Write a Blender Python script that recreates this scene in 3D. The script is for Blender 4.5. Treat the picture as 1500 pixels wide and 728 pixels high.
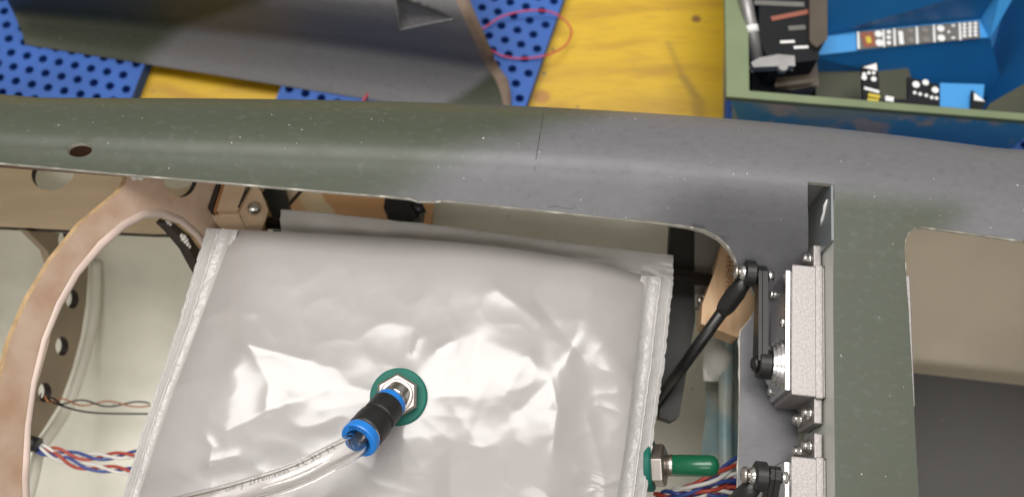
import bpy, bmesh, math, random
import numpy as np
from mathutils import Vector, Matrix, noise

random.seed(7)
for o in list(bpy.data.objects):
    bpy.data.objects.remove(o)
SC = bpy.context.scene
COL = SC.collection
S = 0.001                                   # everything below is written in millimetres

# ------------------------------------------------------------------ camera, world, lamps, exposure
TILT = math.radians(20.0)
CAM = Vector((0.0, -98.5, 270.6))
FPX = 1441.0
cam_d = bpy.data.cameras.new('camera')
cam = bpy.data.objects.new('camera', cam_d)
COL.objects.link(cam)
cam.location = CAM * S
cam.rotation_euler = (TILT, 0, 0)
cam_d.sensor_width = 36.0
cam_d.lens = 36.0 * FPX / 1500.0
cam_d.clip_start = 0.005
cam_d.clip_end = 50
cam_d.dof.use_dof = True
cam_d.dof.focus_distance = 0.285
cam_d.dof.aperture_fstop = 13.0
SC.camera = cam

world = bpy.data.worlds.new('World')
SC.world = world
world.use_nodes = True
world.node_tree.nodes['Background'].inputs['Color'].default_value = (1.0, 0.965, 0.92, 1)
world.node_tree.nodes['Background'].inputs['Strength'].default_value = 0.50

def area_lamp(name, loc, target, sx, sy, power, col):
    l = bpy.data.lights.new(name, 'AREA')
    l.shape = 'RECTANGLE'; l.size = sx; l.size_y = sy
    l.energy = power; l.color = col
    o = bpy.data.objects.new(name, l); COL.objects.link(o)
    o.location = loc
    d = Vector(target) - Vector(loc)
    o.rotation_euler = d.to_track_quat('-Z', 'Y').to_euler()
    return o
area_lamp('ceiling_lamp', (-0.20, 0.42, 1.75), (-0.20, 0.42, 0), 1.5, 0.90, 41.0, (1.0, 0.97, 0.94))
area_lamp('ceiling_lamp', (-0.10, -1.05, 1.75), (-0.1, -1.05, 0), 1.3, 0.42, 12.5, (1.0, 0.97, 0.93))

SC.view_settings.view_transform = 'Standard'
SC.view_settings.look = 'None'
SC.view_settings.exposure = -0.03
SC.view_settings.gamma = 1.0
SC.render.engine = 'CYCLES'
SC.cycles.max_bounces = 8
SC.cycles.transparent_max_bounces = 12
SC.cycles.use_denoising = True

# ------------------------------------------------------------------ where a ray of the photograph meets a plane
CT, ST = math.cos(TILT), math.sin(TILT)
def ray(px, py):
    u = (px - 750.0) / FPX; v = (364.0 - py) / FPX
    return Vector((u, ST + v * CT, -CT + v * ST))
def P(px, py, z):
    d = ray(px, py)
    return CAM + d * ((z - CAM.z) / d.z)
def proj(p):
    r = Vector(p) - CAM
    dep = r.y * ST - r.z * CT
    return (750 + FPX * r.x / dep, 364 - FPX * (r.y * CT + r.z * ST) / dep)
def plane3(a, b, c):
    n = (b - a).cross(c - a).normalized()
    if (CAM - a).dot(n) < 0: n = -n
    return (a, n)
def PP(px, py, pl):
    d = ray(px, py)
    return CAM + d * ((pl[0] - CAM).dot(pl[1]) / d.dot(pl[1]))

# fuselage frame: x along the hull, y across it
TH = math.radians(-5.8)
E1 = Vector((math.cos(TH), math.sin(TH), 0)); E2 = Vector((-math.sin(TH), math.cos(TH), 0)); E3 = Vector((0, 0, 1))
def toF(p): return (p.dot(E1), p.dot(E2), p.z)
def fromF(x, y, z): return E1 * x + E2 * y + E3 * z

# ------------------------------------------------------------------ materials
def nodes_of(m):
    return m.node_tree.nodes, m.node_tree.links
def pmat(name, col, rough=0.5, metal=0.0, var=0.12, vscale=60.0, bump=0.0, bscale=900.0, spec=0.5, stretch=None,
         col2=None, speck=None, coat=0.0):
    m = bpy.data.materials.new(name); m.use_nodes = True
    N, L = nodes_of(m)
    b = N['Principled BSDF']
    b.inputs['Roughness'].default_value = rough
    b.inputs['Metallic'].default_value = metal
    b.inputs['Specular IOR Level'].default_value = spec
    b.inputs['Coat Weight'].default_value = coat
    tc = N.new('ShaderNodeTexCoord')
    vec = tc.outputs['Object']
    if stretch:
        mp = N.new('ShaderNodeMapping'); mp.inputs['Scale'].default_value = stretch
        L.new(vec, mp.inputs['Vector']); vec = mp.outputs['Vector']
    nz = N.new('ShaderNodeTexNoise'); nz.inputs['Scale'].default_value = vscale; nz.inputs['Detail'].default_value = 6
    L.new(vec, nz.inputs['Vector'])
    cr = N.new('ShaderNodeValToRGB')
    c2 = col2 or tuple(max(0, c * (1 - 2 * var)) for c in col)
    cr.color_ramp.elements[0].position = 0.32; cr.color_ramp.elements[0].color = (*c2, 1)
    cr.color_ramp.elements[1].position = 0.68; cr.color_ramp.elements[1].color = (*col, 1)
    L.new(nz.outputs['Fac'], cr.inputs['Fac'])
    out = cr.outputs['Color']
    if speck:
        out = add_specks(m, out, tc.outputs['Object'], *speck)
    L.new(out, b.inputs['Base Color'])
    if bump:
        n2 = N.new('ShaderNodeTexNoise'); n2.inputs['Scale'].default_value = bscale; n2.inputs['Detail'].default_value = 4
        L.new(vec, n2.inputs['Vector'])
        bp = N.new('ShaderNodeBump'); bp.inputs['Strength'].default_value = bump; bp.inputs['Distance'].default_value = 0.0005
        L.new(n2.outputs['Fac'], bp.inputs['Height']); L.new(bp.outputs['Normal'], b.inputs['Normal'])
    m['out'] = 0
    return m
def mixcol(m, a, bcol, fac):
    N, L = nodes_of(m)
    x = N.new('ShaderNodeMix'); x.data_type = 'RGBA'
    L.new(fac, x.inputs[0])
    if isinstance(a, tuple): x.inputs[6].default_value = (*a, 1)
    else: L.new(a, x.inputs[6])
    if isinstance(bcol, tuple): x.inputs[7].default_value = (*bcol, 1)
    else: L.new(bcol, x.inputs[7])
    return x.outputs[2]
def add_specks(m, src, vec, scale, size, col):
    """dust specks: small cells of a voronoi, only some of them"""
    N, L = nodes_of(m)
    v = N.new('ShaderNodeTexVoronoi'); v.inputs['Scale'].default_value = scale
    L.new(vec, v.inputs['Vector'])
    sep = N.new('ShaderNodeSeparateColor'); L.new(v.outputs['Color'], sep.inputs['Color'])
    thr = N.new('ShaderNodeMath'); thr.operation = 'MULTIPLY'; thr.inputs[1].default_value = size
    pw = N.new('ShaderNodeMath'); pw.operation = 'POWER'; pw.inputs[1].default_value = 4.0
    L.new(sep.outputs[0], pw.inputs[0]); L.new(pw.outputs[0], thr.inputs[0])
    lt = N.new('ShaderNodeMath'); lt.operation = 'LESS_THAN'
    L.new(v.outputs['Distance'], lt.inputs[0]); L.new(thr.outputs[0], lt.inputs[1])
    return mixcol(m, src, col, lt.outputs[0])
def mth(m, op, a, b=None, c=None, clamp=False):
    N, L = nodes_of(m)
    n = N.new('ShaderNodeMath'); n.operation = op; n.use_clamp = clamp
    for i, v in enumerate((a, b, c)):
        if v is None: continue
        if isinstance(v, (int, float)): n.inputs[i].default_value = v
        else: L.new(v, n.inputs[i])
    return n.outputs[0]

M = {}
M['cream'] = pmat('cream_gelcoat', (0.82, 0.80, 0.70), 0.42, var=0.09, vscale=32, speck=(150, 0.075, (0.22, 0.18, 0.12)), bump=0.25, bscale=160)
M['rim'] = pmat('cut_edge', (0.50, 0.48, 0.42), 0.6, var=0.2, vscale=300)
M['ply'] = pmat('birch_plywood', (0.68, 0.53, 0.35), 0.6, var=0.08, vscale=40, stretch=(0.5, 4, 4), bump=0.05)
M['ply_pale'] = pmat('pale_plywood', (0.56, 0.40, 0.26), 0.6, var=0.08, vscale=40, stretch=(1, 5, 5))
M['ply_edge'] = pmat('plywood_edge', (0.48, 0.32, 0.165), 0.6, var=0.2, vscale=200)
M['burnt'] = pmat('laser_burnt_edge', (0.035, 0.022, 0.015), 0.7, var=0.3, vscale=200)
M['ring'] = pmat('resin_soaked_plywood', (0.60, 0.45, 0.345), 0.38, var=0.12, vscale=85, col2=(0.46, 0.295, 0.195))
M['fillet'] = pmat('pale_resin_filler', (0.60, 0.475, 0.41), 0.35, var=0.14, vscale=50, bump=0.25, bscale=200)
M['tan'] = pmat('tan_former_wood', (0.36, 0.28, 0.19), 0.6, var=0.08, vscale=50)
M['orange_ply'] = pmat('stained_plywood', (0.34, 0.155, 0.055), 0.5, var=0.1, vscale=22, col2=(0.26, 0.11, 0.04))
M['black'] = pmat('black_plastic', (0.012, 0.012, 0.013), 0.38, var=0.2, vscale=200, bump=0.05)
M['satin_black'] = pmat('black_nylon', (0.012, 0.012, 0.012), 0.42, var=0.2, vscale=300, bump=0.05, bscale=1500)
M['carbon'] = pmat('carbon_rod', (0.012, 0.011, 0.011), 0.33, var=0.2, vscale=400, bump=0.08, bscale=2500)
M['steel'] = pmat('bright_steel', (0.72, 0.70, 0.67), 0.16, metal=1.0, var=0.05, vscale=300)
M['nickel'] = pmat('nickel_plated_brass', (0.46, 0.42, 0.385), 0.34, metal=1.0, var=0.05, vscale=300)
M['alu'] = pmat('sandblasted_aluminium', (0.38, 0.355, 0.345), 0.5, metal=0.8, var=0.12, vscale=1400, bump=0.16, bscale=2200)
M['alu_edge'] = pmat('machined_aluminium', (0.75, 0.74, 0.74), 0.25, metal=1.0, var=0.05, vscale=300)
M['dull_alu'] = pmat('dull_aluminium', (0.34, 0.335, 0.33), 0.45, metal=0.7, var=0.15, vscale=90)
M['green_gasket'] = pmat('green_rubber', (0.005, 0.125, 0.092), 0.55, var=0.12, vscale=150, spec=0.3)
M['green_cap'] = pmat('green_vinyl', (0.004, 0.105, 0.045), 0.22, var=0.08, vscale=150)
M['blue_plastic'] = pmat('blue_plastic', (0.012, 0.19, 0.62), 0.35, var=0.06, vscale=150)
M['dark_blue'] = pmat('blue_lettering', (0.002, 0.03, 0.14), 0.45, var=0.06)
M['mat_blue'] = pmat('blue_foam', (0.017, 0.098, 0.40), 0.6, var=0.14, vscale=28, bump=0.15, speck=(170, 0.06, (0.12, 0.16, 0.26)))
M['tub_blue'] = pmat('tub_blue_paint', (0.012, 0.135, 0.36), 0.42, var=0.10, vscale=20)
M['tub_lit_blue'] = pmat('tub_lit_blue_paint', (0.04, 0.27, 0.62), 0.5, var=0.06, vscale=30)  # tub blue with the ledge's light put into the colour; also the blue box
M['tub_green'] = pmat('tub_primer_green', (0.16, 0.205, 0.105), 0.55, var=0.10, vscale=40)
M['tub_olive'] = pmat('tub_olive_paint', (0.045, 0.048, 0.025), 0.55, var=0.1, vscale=60)
M['panel_dark'] = pmat('panel_black', (0.010, 0.011, 0.013), 0.7, var=0.1, spec=0.2)
M['panel_grey'] = pmat('panel_grey', (0.13, 0.125, 0.115), 0.5, var=0.1, vscale=200)
M['white'] = pmat('white_print', (0.75, 0.75, 0.74), 0.5, var=0.04)
M['brown_red'] = pmat('brown_red_print', (0.25, 0.07, 0.04), 0.5, var=0.05)
M['yellow_print'] = pmat('yellow_print', (0.55, 0.42, 0.03), 0.5, var=0.05)
M['seat_brown'] = pmat('brown_leather', (0.075, 0.055, 0.035), 0.45, var=0.15, vscale=80)
M['red_wire'] = pmat('red_wire', (0.55, 0.03, 0.06), 0.4, var=0.05)
M['blue_wire'] = pmat('blue_wire', (0.03, 0.06, 0.26), 0.4, var=0.05)
M['white_wire'] = pmat('white_wire', (0.68, 0.66, 0.62), 0.4, var=0.05)
M['rust_wire'] = pmat('rust_red_wire', (0.40, 0.05, 0.03), 0.4, var=0.05)
M['orange_wire'] = pmat('copper_orange_wire', (0.36, 0.13, 0.045), 0.4, var=0.1)
M['teal'] = pmat('teal_resin', (0.13, 0.24, 0.27), 0.4, var=0.25, vscale=55, col2=(0.38, 0.37, 0.31))
M['grey_plate'] = pmat('grey_primer', (0.20, 0.185, 0.165), 0.5, var=0.1, vscale=50)
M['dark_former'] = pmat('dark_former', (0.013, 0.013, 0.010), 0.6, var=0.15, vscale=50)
M['dark_foam'] = pmat('charcoal_cover', (0.055, 0.053, 0.052), 0.6, var=0.08, vscale=30, speck=(260, 0.06, (0.3, 0.28, 0.26)))
M['block'] = pmat('beech_block', (0.62, 0.42, 0.25), 0.55, var=0.12, vscale=60, stretch=(5, 1, 1), col2=(0.48, 0.29, 0.15))
M['engraved'] = pmat('burnt_engraving', (0.19, 0.085, 0.035), 0.7, var=0.1)
M['tan_edge'] = pmat('fibreglass_edge', (0.27, 0.20, 0.15), 0.6, var=0.15, vscale=120)
M['filler_white'] = pmat('white_filler', (0.6, 0.58, 0.54), 0.6, var=0.1)

def pos_xy(m):
    """world position in millimetres as separate sockets (for paint that is where it was sprayed)"""
    N, L = nodes_of(m)
    g = N.new('ShaderNodeNewGeometry')
    s = N.new('ShaderNodeSeparateXYZ'); L.new(g.outputs['Position'], s.inputs[0])
    return [mth(m, 'MULTIPLY', s.outputs[i], 1000.0) for i in range(3)], g.outputs['Position']

def camo(name, splits, rough=0.47, olive=(0.043, 0.053, 0.032), grey=(0.115, 0.115, 0.123), build=None, wav=4.0):
    m = bpy.data.materials.new(name); m.use_nodes = True
    N, L = nodes_of(m); b = N['Principled BSDF']
    (X, Y, Z), pos = pos_xy(m)
    nz = N.new('ShaderNodeTexNoise'); nz.inputs['Scale'].default_value = 22.0; nz.inputs['Detail'].default_value = 3
    L.new(pos, nz.inputs['Vector'])
    wob = mth(m, 'MULTIPLY', mth(m, 'SUBTRACT', nz.outputs['Fac'], 0.5), wav * 4)
    fac = build(m, X, Y, Z, wob)
    n2 = N.new('ShaderNodeTexNoise'); n2.inputs['Scale'].default_value = 70.0; n2.inputs['Detail'].default_value = 8
    L.new(pos, n2.inputs['Vector'])
    c = mixcol(m, grey, olive, fac)
    dirt = mixcol(m, c, (0.11, 0.10, 0.085), mth(m, 'MULTIPLY', mth(m, 'SUBTRACT', n2.outputs['Fac'], 0.45, clamp=True), 0.22))
    n4 = N.new('ShaderNodeTexNoise'); n4.inputs['Scale'].default_value = 420.0; n4.inputs['Detail'].default_value = 6
    mp4 = N.new('ShaderNodeMapping'); mp4.inputs['Scale'].default_value = (0.8, 1.2, 1); mp4.inputs['Rotation'].default_value = (0, 0, 0.1)
    L.new(pos, mp4.inputs['Vector']); L.new(mp4.outputs[0], n4.inputs['Vector'])
    dirt = mixcol(m, dirt, (0.20, 0.20, 0.185), mth(m, 'MULTIPLY', sstep(m, n4.outputs['Fac'], 0.50, 0.85), 0.16))
    dirt = mixcol(m, dirt, (0.05, 0.048, 0.04), mth(m, 'MULTIPLY', mth(m, 'SUBTRACT', 1.0, sstep(m, n4.outputs['Fac'], 0.25, 0.5)), 0.20))
    sp = add_specks(m, dirt, pos, 230, 0.075, (0.42, 0.42, 0.38))
    sp = add_specks(m, sp, pos, 480, 0.10, (0.42, 0.42, 0.38))
    L.new(sp, b.inputs['Base Color'])
    r2 = mth(m, 'MULTIPLY_ADD', n2.outputs['Fac'], 0.22, rough - 0.11)
    L.new(r2, b.inputs['Roughness'])
    n3 = N.new('ShaderNodeTexNoise'); n3.inputs['Scale'].default_value = 45.0; n3.inputs['Detail'].default_value = 2
    L.new(pos, n3.inputs['Vector'])
    bp = N.new('ShaderNodeBump'); bp.inputs['Strength'].default_value = 0.06; bp.inputs['Distance'].default_value = 0.002
    L.new(n3.outputs['Fac'], bp.inputs['Height']); L.new(bp.outputs['Normal'], b.inputs['Normal'])
    return m
def sstep(m, v, lo, hi):
    N, L = nodes_of(m)
    r = N.new('ShaderNodeMapRange'); r.interpolation_type = 'SMOOTHSTEP'
    L.new(v, r.inputs[0]); r.inputs[1].default_value = lo; r.inputs[2].default_value = hi
    return r.outputs[0]

def lin(m, X, Y, a, b, c):
    return mth(m, 'MULTIPLY_ADD', X, a, mth(m, 'MULTIPLY_ADD', Y, b, c))
# deck: olive to the left, grey to the right, an olive cross strip between the two openings
pA, pB = P(610, 275, -8), P(850, 165, -4)
dAB = (pB - pA); nAB = Vector((-dAB.y, dAB.x, 0)).normalized()        # points to the left of A->B
if nAB.x > 0: nAB = -nAB
sA, sB = P(1225, 400, 0), P(1225, 300, 0)
def deck_fac(m, X, Y, Z, wob):
    d = lin(m, X, Y, nAB.x, nAB.y, -(nAB.x * pA.x + nAB.y * pA.y))
    left = sstep(m, mth(m, 'ADD', d, wob), -9, 9)
    xf = lin(m, X, Y, E1.x, E1.y, 0); yf = lin(m, X, Y, E2.x, E2.y, 0)
    x0 = toF(P(1225, 500, 0))[0]; y1 = toF(P(1280, 290, 0))[1]
    a = sstep(m, xf, x0 + 0.05, x0 + 0.2)
    bb = mth(m, 'SUBTRACT', 1.0, sstep(m, mth(m, 'ADD', yf, mth(m, 'MULTIPLY', wob, 0.5)), y1 - 5, y1 + 6))
    cc = mth(m, 'SUBTRACT', 1.0, sstep(m, mth(m, 'ADD', mth(m, 'ADD', xf, mth(m, 'MULTIPLY', yf, -0.55)), wob), x0 + 14, x0 + 32))
    dd = mth(m, 'LESS_THAN', yf, toF(P(1330, 345, 0))[1])
    strip = mth(m, 'MULTIPLY', mth(m, 'MULTIPLY', a, bb), mth(m, 'MAXIMUM', cc, dd))
    return mth(m, 'MAXIMUM', left, strip)
M['deck'] = camo('camouflage_paint', None, build=deck_fac)

def bag_mat(name, col, rough, transp, bump, bscale):
    m = pmat(name, col, rough, var=0.02, vscale=20, bump=bump, bscale=bscale, spec=0.6)
    N, L = nodes_of(m)
    b = N['Principled BSDF']; out = N['Material Output']
    tr = N.new('ShaderNodeBsdfTranslucent'); tr.inputs['Color'].default_value = (*col, 1)
    mx = N.new('ShaderNodeMixShader'); mx.inputs[0].default_value = 0.12
    L.new(b.outputs[0], mx.inputs[1]); L.new(tr.outputs[0], mx.inputs[2])
    tp = N.new('ShaderNodeBsdfTransparent')
    m2 = N.new('ShaderNodeMixShader'); m2.inputs[0].default_value = transp
    L.new(mx.outputs[0], m2.inputs[1]); L.new(tp.outputs[0], m2.inputs[2])
    L.new(m2.outputs[0], out.inputs['Surface'])
    return m
M['film'] = bag_mat('milky_film', (0.378, 0.358, 0.348), 0.33, 0.0, 0.04, 350)
_b = M['film'].node_tree.nodes['Principled BSDF']; _b.inputs['Coat Weight'].default_value = 0.85; _b.inputs['Coat Roughness'].default_value = 0.17
M['weld'] = bag_mat('welded_film', (0.52, 0.505, 0.49), 0.16, 0.12, 0.8, 700)
M['tube_ink'] = pmat('grey_ink', (0.16, 0.155, 0.15), 0.6, var=0.2, vscale=800)
M['weld_bright'] = bag_mat('bright_weld', (0.62, 0.60, 0.58), 0.12, 0.1, 0.3, 900)
M['flap'] = bag_mat('clear_film', (0.62, 0.60, 0.57), 0.2, 0.30, 0.25, 500)

mt = bpy.data.materials.new('clear_tubing'); mt.use_nodes = True
bb_ = mt.node_tree.nodes['Principled BSDF']
bb_.inputs['Transmission Weight'].default_value = 1.0; bb_.inputs['Roughness'].default_value = 0.04
bb_.inputs['IOR'].default_value = 1.40; bb_.inputs['Base Color'].default_value = (0.97, 0.96, 0.95, 1)
M['tube'] = mt

# ------------------------------------------------------------------ mesh builder
ORIGIN = {}
def frame_of(d):
    d = d.normalized()
    a = Vector((0, 0, 1)) if abs(d.z) < 0.9 else Vector((1, 0, 0))
    u = d.cross(a).normalized(); v = d.cross(u).normalized()
    return u, v, d
class MB:
    def __init__(self):
        self.v = []; self.f = []; self.mi = []; self.sm = []
    def add(self, vs, fs, mi=0, smooth=False):
        o = len(self.v); self.v += [Vector(p) for p in vs]
        for f in fs:
            self.f.append(tuple(i + o for i in f)); self.mi.append(mi); self.sm.append(smooth)
        return self
    def box(self, c, sx, sy, sz, ax=(E1, E2, E3), mi=0):
        vs = [c + ax[0] * (sx * i / 2) + ax[1] * (sy * j / 2) + ax[2] * (sz * k / 2) for k in (-1, 1) for j in (-1, 1) for i in (-1, 1)]
        return self.add(vs, [(0, 2, 3, 1), (4, 5, 7, 6), (0, 1, 5, 4), (2, 6, 7, 3), (0, 4, 6, 2), (1, 3, 7, 5)], mi)
    def lathe(self, o, d, prof, seg=24, mi=0, smooth=True, cap=True, rot=0.0):
        u, v, d = frame_of(d); vs = []; fs = []
        n = len(prof)
        for (h, r) in prof:
            for k in range(seg):
                a = 2 * math.pi * k / seg + rot
                vs.append(o + d * h + u * (r * math.cos(a)) + v * (r * math.sin(a)))
        for i in range(n - 1):
            for k in range(seg):
                k2 = (k + 1) % seg
                fs.append((i * seg + k, i * seg + k2, (i + 1) * seg + k2, (i + 1) * seg + k))
        self.add(vs, fs, mi, smooth)
        if cap:
            o0 = len(self.v) - len(vs)
            self.f.append(tuple(o0 + k for k in reversed(range(seg)))); self.mi.append(mi); self.sm.append(False)
            self.f.append(tuple(o0 + (n - 1) * seg + k for k in range(seg))); self.mi.append(mi); self.sm.append(False)
        return self
    def cyl(self, a, b, r, r2=None, seg=24, mi=0, smooth=True, cap=True):
        d = b - a
        return self.lathe(a, d, [(0, r), (d.length, r if r2 is None else r2)], seg, mi, smooth, cap)
    def ball(self, c, r, seg=16, d=Vector((0, 0, 1)), mi=0, k=1.0):
        pr = [(-r * k * math.cos(math.pi * i / 10), max(1e-3, r * math.sin(math.pi * i / 10))) for i in range(11)]
        return self.lathe(c, d, pr, seg, mi)
    def tube(self, path, r, seg=10, mi=0, caps=True):
        path = [Vector(p) for p in path]; n = len(path); vs = []; fs = []
        t0 = (path[1] - path[0]).normalized(); u, v, _ = frame_of(t0)
        for i, p in enumerate(path):
            t = (path[min(i + 1, n - 1)] - path[max(i - 1, 0)]).normalized()
            u = (u - t * u.dot(t)).normalized(); v = t.cross(u)
            rr = r[i] if isinstance(r, (list, tuple)) else r
            for k in range(seg):
                a = 2 * math.pi * k / seg
                vs.append(p + u * (rr * math.cos(a)) + v * (rr * math.sin(a)))
        for i in range(n - 1):
            for k in range(seg):
                k2 = (k + 1) % seg
                fs.append((i * seg + k, i * seg + k2, (i + 1) * seg + k2, (i + 1) * seg + k))
        if caps:
            fs.append(tuple(reversed(range(seg)))); fs.append(tuple((n - 1) * seg + k for k in range(seg)))
        return self.add(vs, fs, mi, True)
    def prism(self, pts, off, mi=0, side_mi=None):
        pts = [Vector(p) for p in pts]; n = len(pts)
        nrm = Vector((0, 0, 0))
        for i in range(n):
            nrm += (pts[i] - pts[0]).cross(pts[(i + 1) % n] - pts[0])
        if nrm.dot(off) > 0: pts = pts[::-1]
        self.add(pts + [p + off for p in pts], [tuple(range(n)), tuple(range(2 * n - 1, n - 1, -1))], mi)
        self.add(pts + [p + off for p in pts], [(i, i + n, (i + 1) % n + n, (i + 1) % n) for i in range(n)], mi if side_mi is None else side_mi)
        return self
    def grid(self, pts, nu, nv, mi=0, closed=False):
        fs = []
        for j in range(nv - 1):
            for i in range(nu - (0 if closed else 1)):
                i2 = (i + 1) % nu
                fs.append((j * nu + i, j * nu + i2, (j + 1) * nu + i2, (j + 1) * nu + i))
        return self.add(pts, fs, mi, True)
    def build(self, name, mats, parent=None, origin=None, bevel=0.0, weld=False, sharp=None, bseg=2):
        me = bpy.data.meshes.new(name)
        if origin is None:
            lo = Vector((min(p.x for p in self.v), min(p.y for p in self.v), min(p.z for p in self.v)))
            hi = Vector((max(p.x for p in self.v), max(p.y for p in self.v), max(p.z for p in self.v)))
            origin = (lo + hi) / 2
        me.from_pydata([(p - origin) * S for p in self.v], [], self.f)
        for m in (mats if isinstance(mats, (list, tuple)) else [mats]): me.materials.append(M[m])
        for i, p in enumerate(me.polygons):
            p.material_index = self.mi[i]; p.use_smooth = self.sm[i]
        if weld:
            bm = bmesh.new(); bm.from_mesh(me)
            bmesh.ops.remove_doubles(bm, verts=bm.verts, dist=1e-6)
            bmesh.ops.recalc_face_normals(bm, faces=bm.faces)
            bm.to_mesh(me); bm.free()
        if sharp is not None:
            me.set_sharp_from_angle(angle=math.radians(sharp))
        o = bpy.data.objects.new(name, me); COL.objects.link(o)
        if parent is not None:
            o.parent = parent; o.location = (origin - ORIGIN[parent.name]) * S
        else:
            o.location = origin * S
        ORIGIN[o.name] = origin.copy()
        if bevel:
            bm_ = o.modifiers.new('bevel', 'BEVEL'); bm_.width = bevel * S; bm_.segments = bseg; bm_.limit_method = 'ANGLE'
            bm_.angle_limit = math.radians(35)
        return o
def tag(o, label=None, cat=None, group=None, kind=None):
    for k, v in (('label', label), ('category', cat), ('group', group), ('kind', kind)):
        if v: o[k] = v
    return o
def thing(name, origin, label, cat, group=None):
    o = bpy.data.objects.new(name, None); COL.objects.link(o)
    o.empty_display_size = 0.005
    o.location = Vector(origin) * S
    ORIGIN[o.name] = Vector(origin)
    return tag(o, label, cat, group)
def boolean(o, cutters):
    for c in cutters:
        md = o.modifiers.new('cut', 'BOOLEAN'); md.operation = 'DIFFERENCE'; md.object = c; md.solver = 'EXACT'
    dg = bpy.context.evaluated_depsgraph_get()
    me = bpy.data.meshes.new_from_object(o.evaluated_get(dg))
    o.modifiers.clear(); o.data = me
    for c in cutters:
        d = c.data; bpy.data.objects.remove(c); bpy.data.meshes.remove(d)
def copy_thing(o, off, label):
    c = o.copy(); COL.objects.link(c); c.location = o.location + Vector(off) * S; c['label'] = label
    def rec(src, dst):
        for ch in src.children:
            k = ch.copy(); COL.objects.link(k); k.parent = dst; rec(ch, k)
    rec(o, c)
    return c
def smooth_path(pts, n=8):
    pts = [Vector(p) for p in pts]; out = []
    ext = [pts[0] * 2 - pts[1]] + pts + [pts[-1] * 2 - pts[-2]]
    for i in range(1, len(ext) - 2):
        p0, p1, p2, p3 = ext[i - 1:i + 3]
        for k in range(n):
            t = k / n
            out.append(0.5 * ((2 * p1) + (p2 - p0) * t + (2 * p0 - 5 * p1 + 4 * p2 - p3) * t * t + (3 * p1 - p0 - 3 * p2 + p3) * t ** 3))
    out.append(pts[-1]); return out
def text_mesh(body, size):
    cu = bpy.data.curves.new('lettering', 'FONT'); cu.body = body; cu.size = size; cu.resolution_u = 3
    cu.align_x = 'CENTER'; cu.align_y = 'CENTER'
    o = bpy.data.objects.new('lettering', cu); COL.objects.link(o)
    dg = bpy.context.evaluated_depsgraph_get()
    me = bpy.data.meshes.new_from_object(o.evaluated_get(dg))
    vs = [v.co.copy() for v in me.vertices]; fs = [tuple(p.vertices) for p in me.polygons]
    bpy.data.objects.remove(o); bpy.data.curves.remove(cu); bpy.data.meshes.remove(me)
    return vs, fs

# ================================================================== THE BENCH
ZT, ZM = -174.0, -166.0           # yellow board, top of the mats
m = bpy.data.materials.new('yellow_board_paint'); m.use_nodes = True
M['yellow'] = m
N, L = nodes_of(m); b = N['Principled BSDF']
(X, Y, Z), pos = pos_xy(m)
mp = N.new('ShaderNodeMapping'); mp.inputs['Scale'].default_value = (1, 6, 1); mp.inputs['Rotation'].default_value = (0, 0, 0.12)
L.new(pos, mp.inputs['Vector'])
nz = N.new('ShaderNodeTexNoise'); nz.inputs['Scale'].default_value = 14; nz.inputs['Detail'].default_value = 7; nz.inputs['Distortion'].default_value = 0.6
L.new(mp.outputs[0], nz.inputs['Vector'])
c = mixcol(m, (0.56, 0.345, 0.002), (0.39, 0.215, 0.004), sstep(m, nz.outputs['Fac'], 0.42, 0.75))
n2 = N.new('ShaderNodeTexNoise'); n2.inputs['Scale'].default_value = 9; n2.inputs['Detail'].default_value = 5
L.new(pos, n2.inputs['Vector'])
c = mixcol(m, c, (0.42, 0.25, 0.03), mth(m, 'MULTIPLY', sstep(m, n2.outputs['Fac'], 0.52, 0.75), 0.5))
for (kx, ky, kr, kc, ks) in ((1020, 28, 2.4, (0.16, 0.06, 0.015), 0.9), (793, 142, 5.0, (0.34, 0.14, 0.02), 0.8), (797, 108, 1.5, (0.10, 0.09, 0.08), 0.8), (810, 73, 1.3, (0.2, 0.1, 0.03), 0.8)):
    q = P(kx, ky, ZT)
    r = mth(m, 'SQRT', mth(m, 'ADD', mth(m, 'POWER', mth(m, 'MULTIPLY', mth(m, 'SUBTRACT', X, q.x), 0.85), 2), mth(m, 'POWER', mth(m, 'SUBTRACT', Y, q.y), 2)))
    r = mth(m, 'ADD', r, mth(m, 'MULTIPLY', mth(m, 'SUBTRACT', nz.outputs['Fac'], 0.5), 2.0))
    c = mixcol(m, c, kc, mth(m, 'MULTIPLY', mth(m, 'SUBTRACT', 1.0, sstep(m, r, kr * 0.55, kr)), ks))
# a dark grain stain that wanders down the board
q0, q1, q2, q3 = P(975, 60, ZT), P(1000, 110, ZT), P(1026, 145, ZT), P(1030, 172, ZT)
for a, bq, wd, st in ((q0, q1, 3, 0.35), (q1, q2, 4.5, 0.55), (q2, q3, 6, 0.45)):
    t = mth(m, 'DIVIDE', mth(m, 'SUBTRACT', Y, a.y), bq.y - a.y)
    cx = mth(m, 'MULTIPLY_ADD', t, bq.x - a.x, a.x)
    d = mth(m, 'ABSOLUTE', mth(m, 'ADD', mth(m, 'SUBTRACT', X, cx), mth(m, 'MULTIPLY', mth(m, 'SUBTRACT', n2.outputs['Fac'], 0.5), 9.0)))
    f = mth(m, 'MULTIPLY', mth(m, 'SUBTRACT', 1.0, sstep(m, d, 0.2, wd)), st)
    f = mth(m, 'MULTIPLY', f, mth(m, 'MULTIPLY', mth(m, 'GREATER_THAN', t, 0.0), mth(m, 'LESS_THAN', t, 1.0)))
    c = mixcol(m, c, (0.17, 0.11, 0.02), f)
mg = N.new('ShaderNodeMapping'); mg.inputs['Scale'].default_value = (1, 9, 1); mg.inputs['Rotation'].default_value = (0, 0, 0.12)
L.new(pos, mg.inputs['Vector'])
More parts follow.
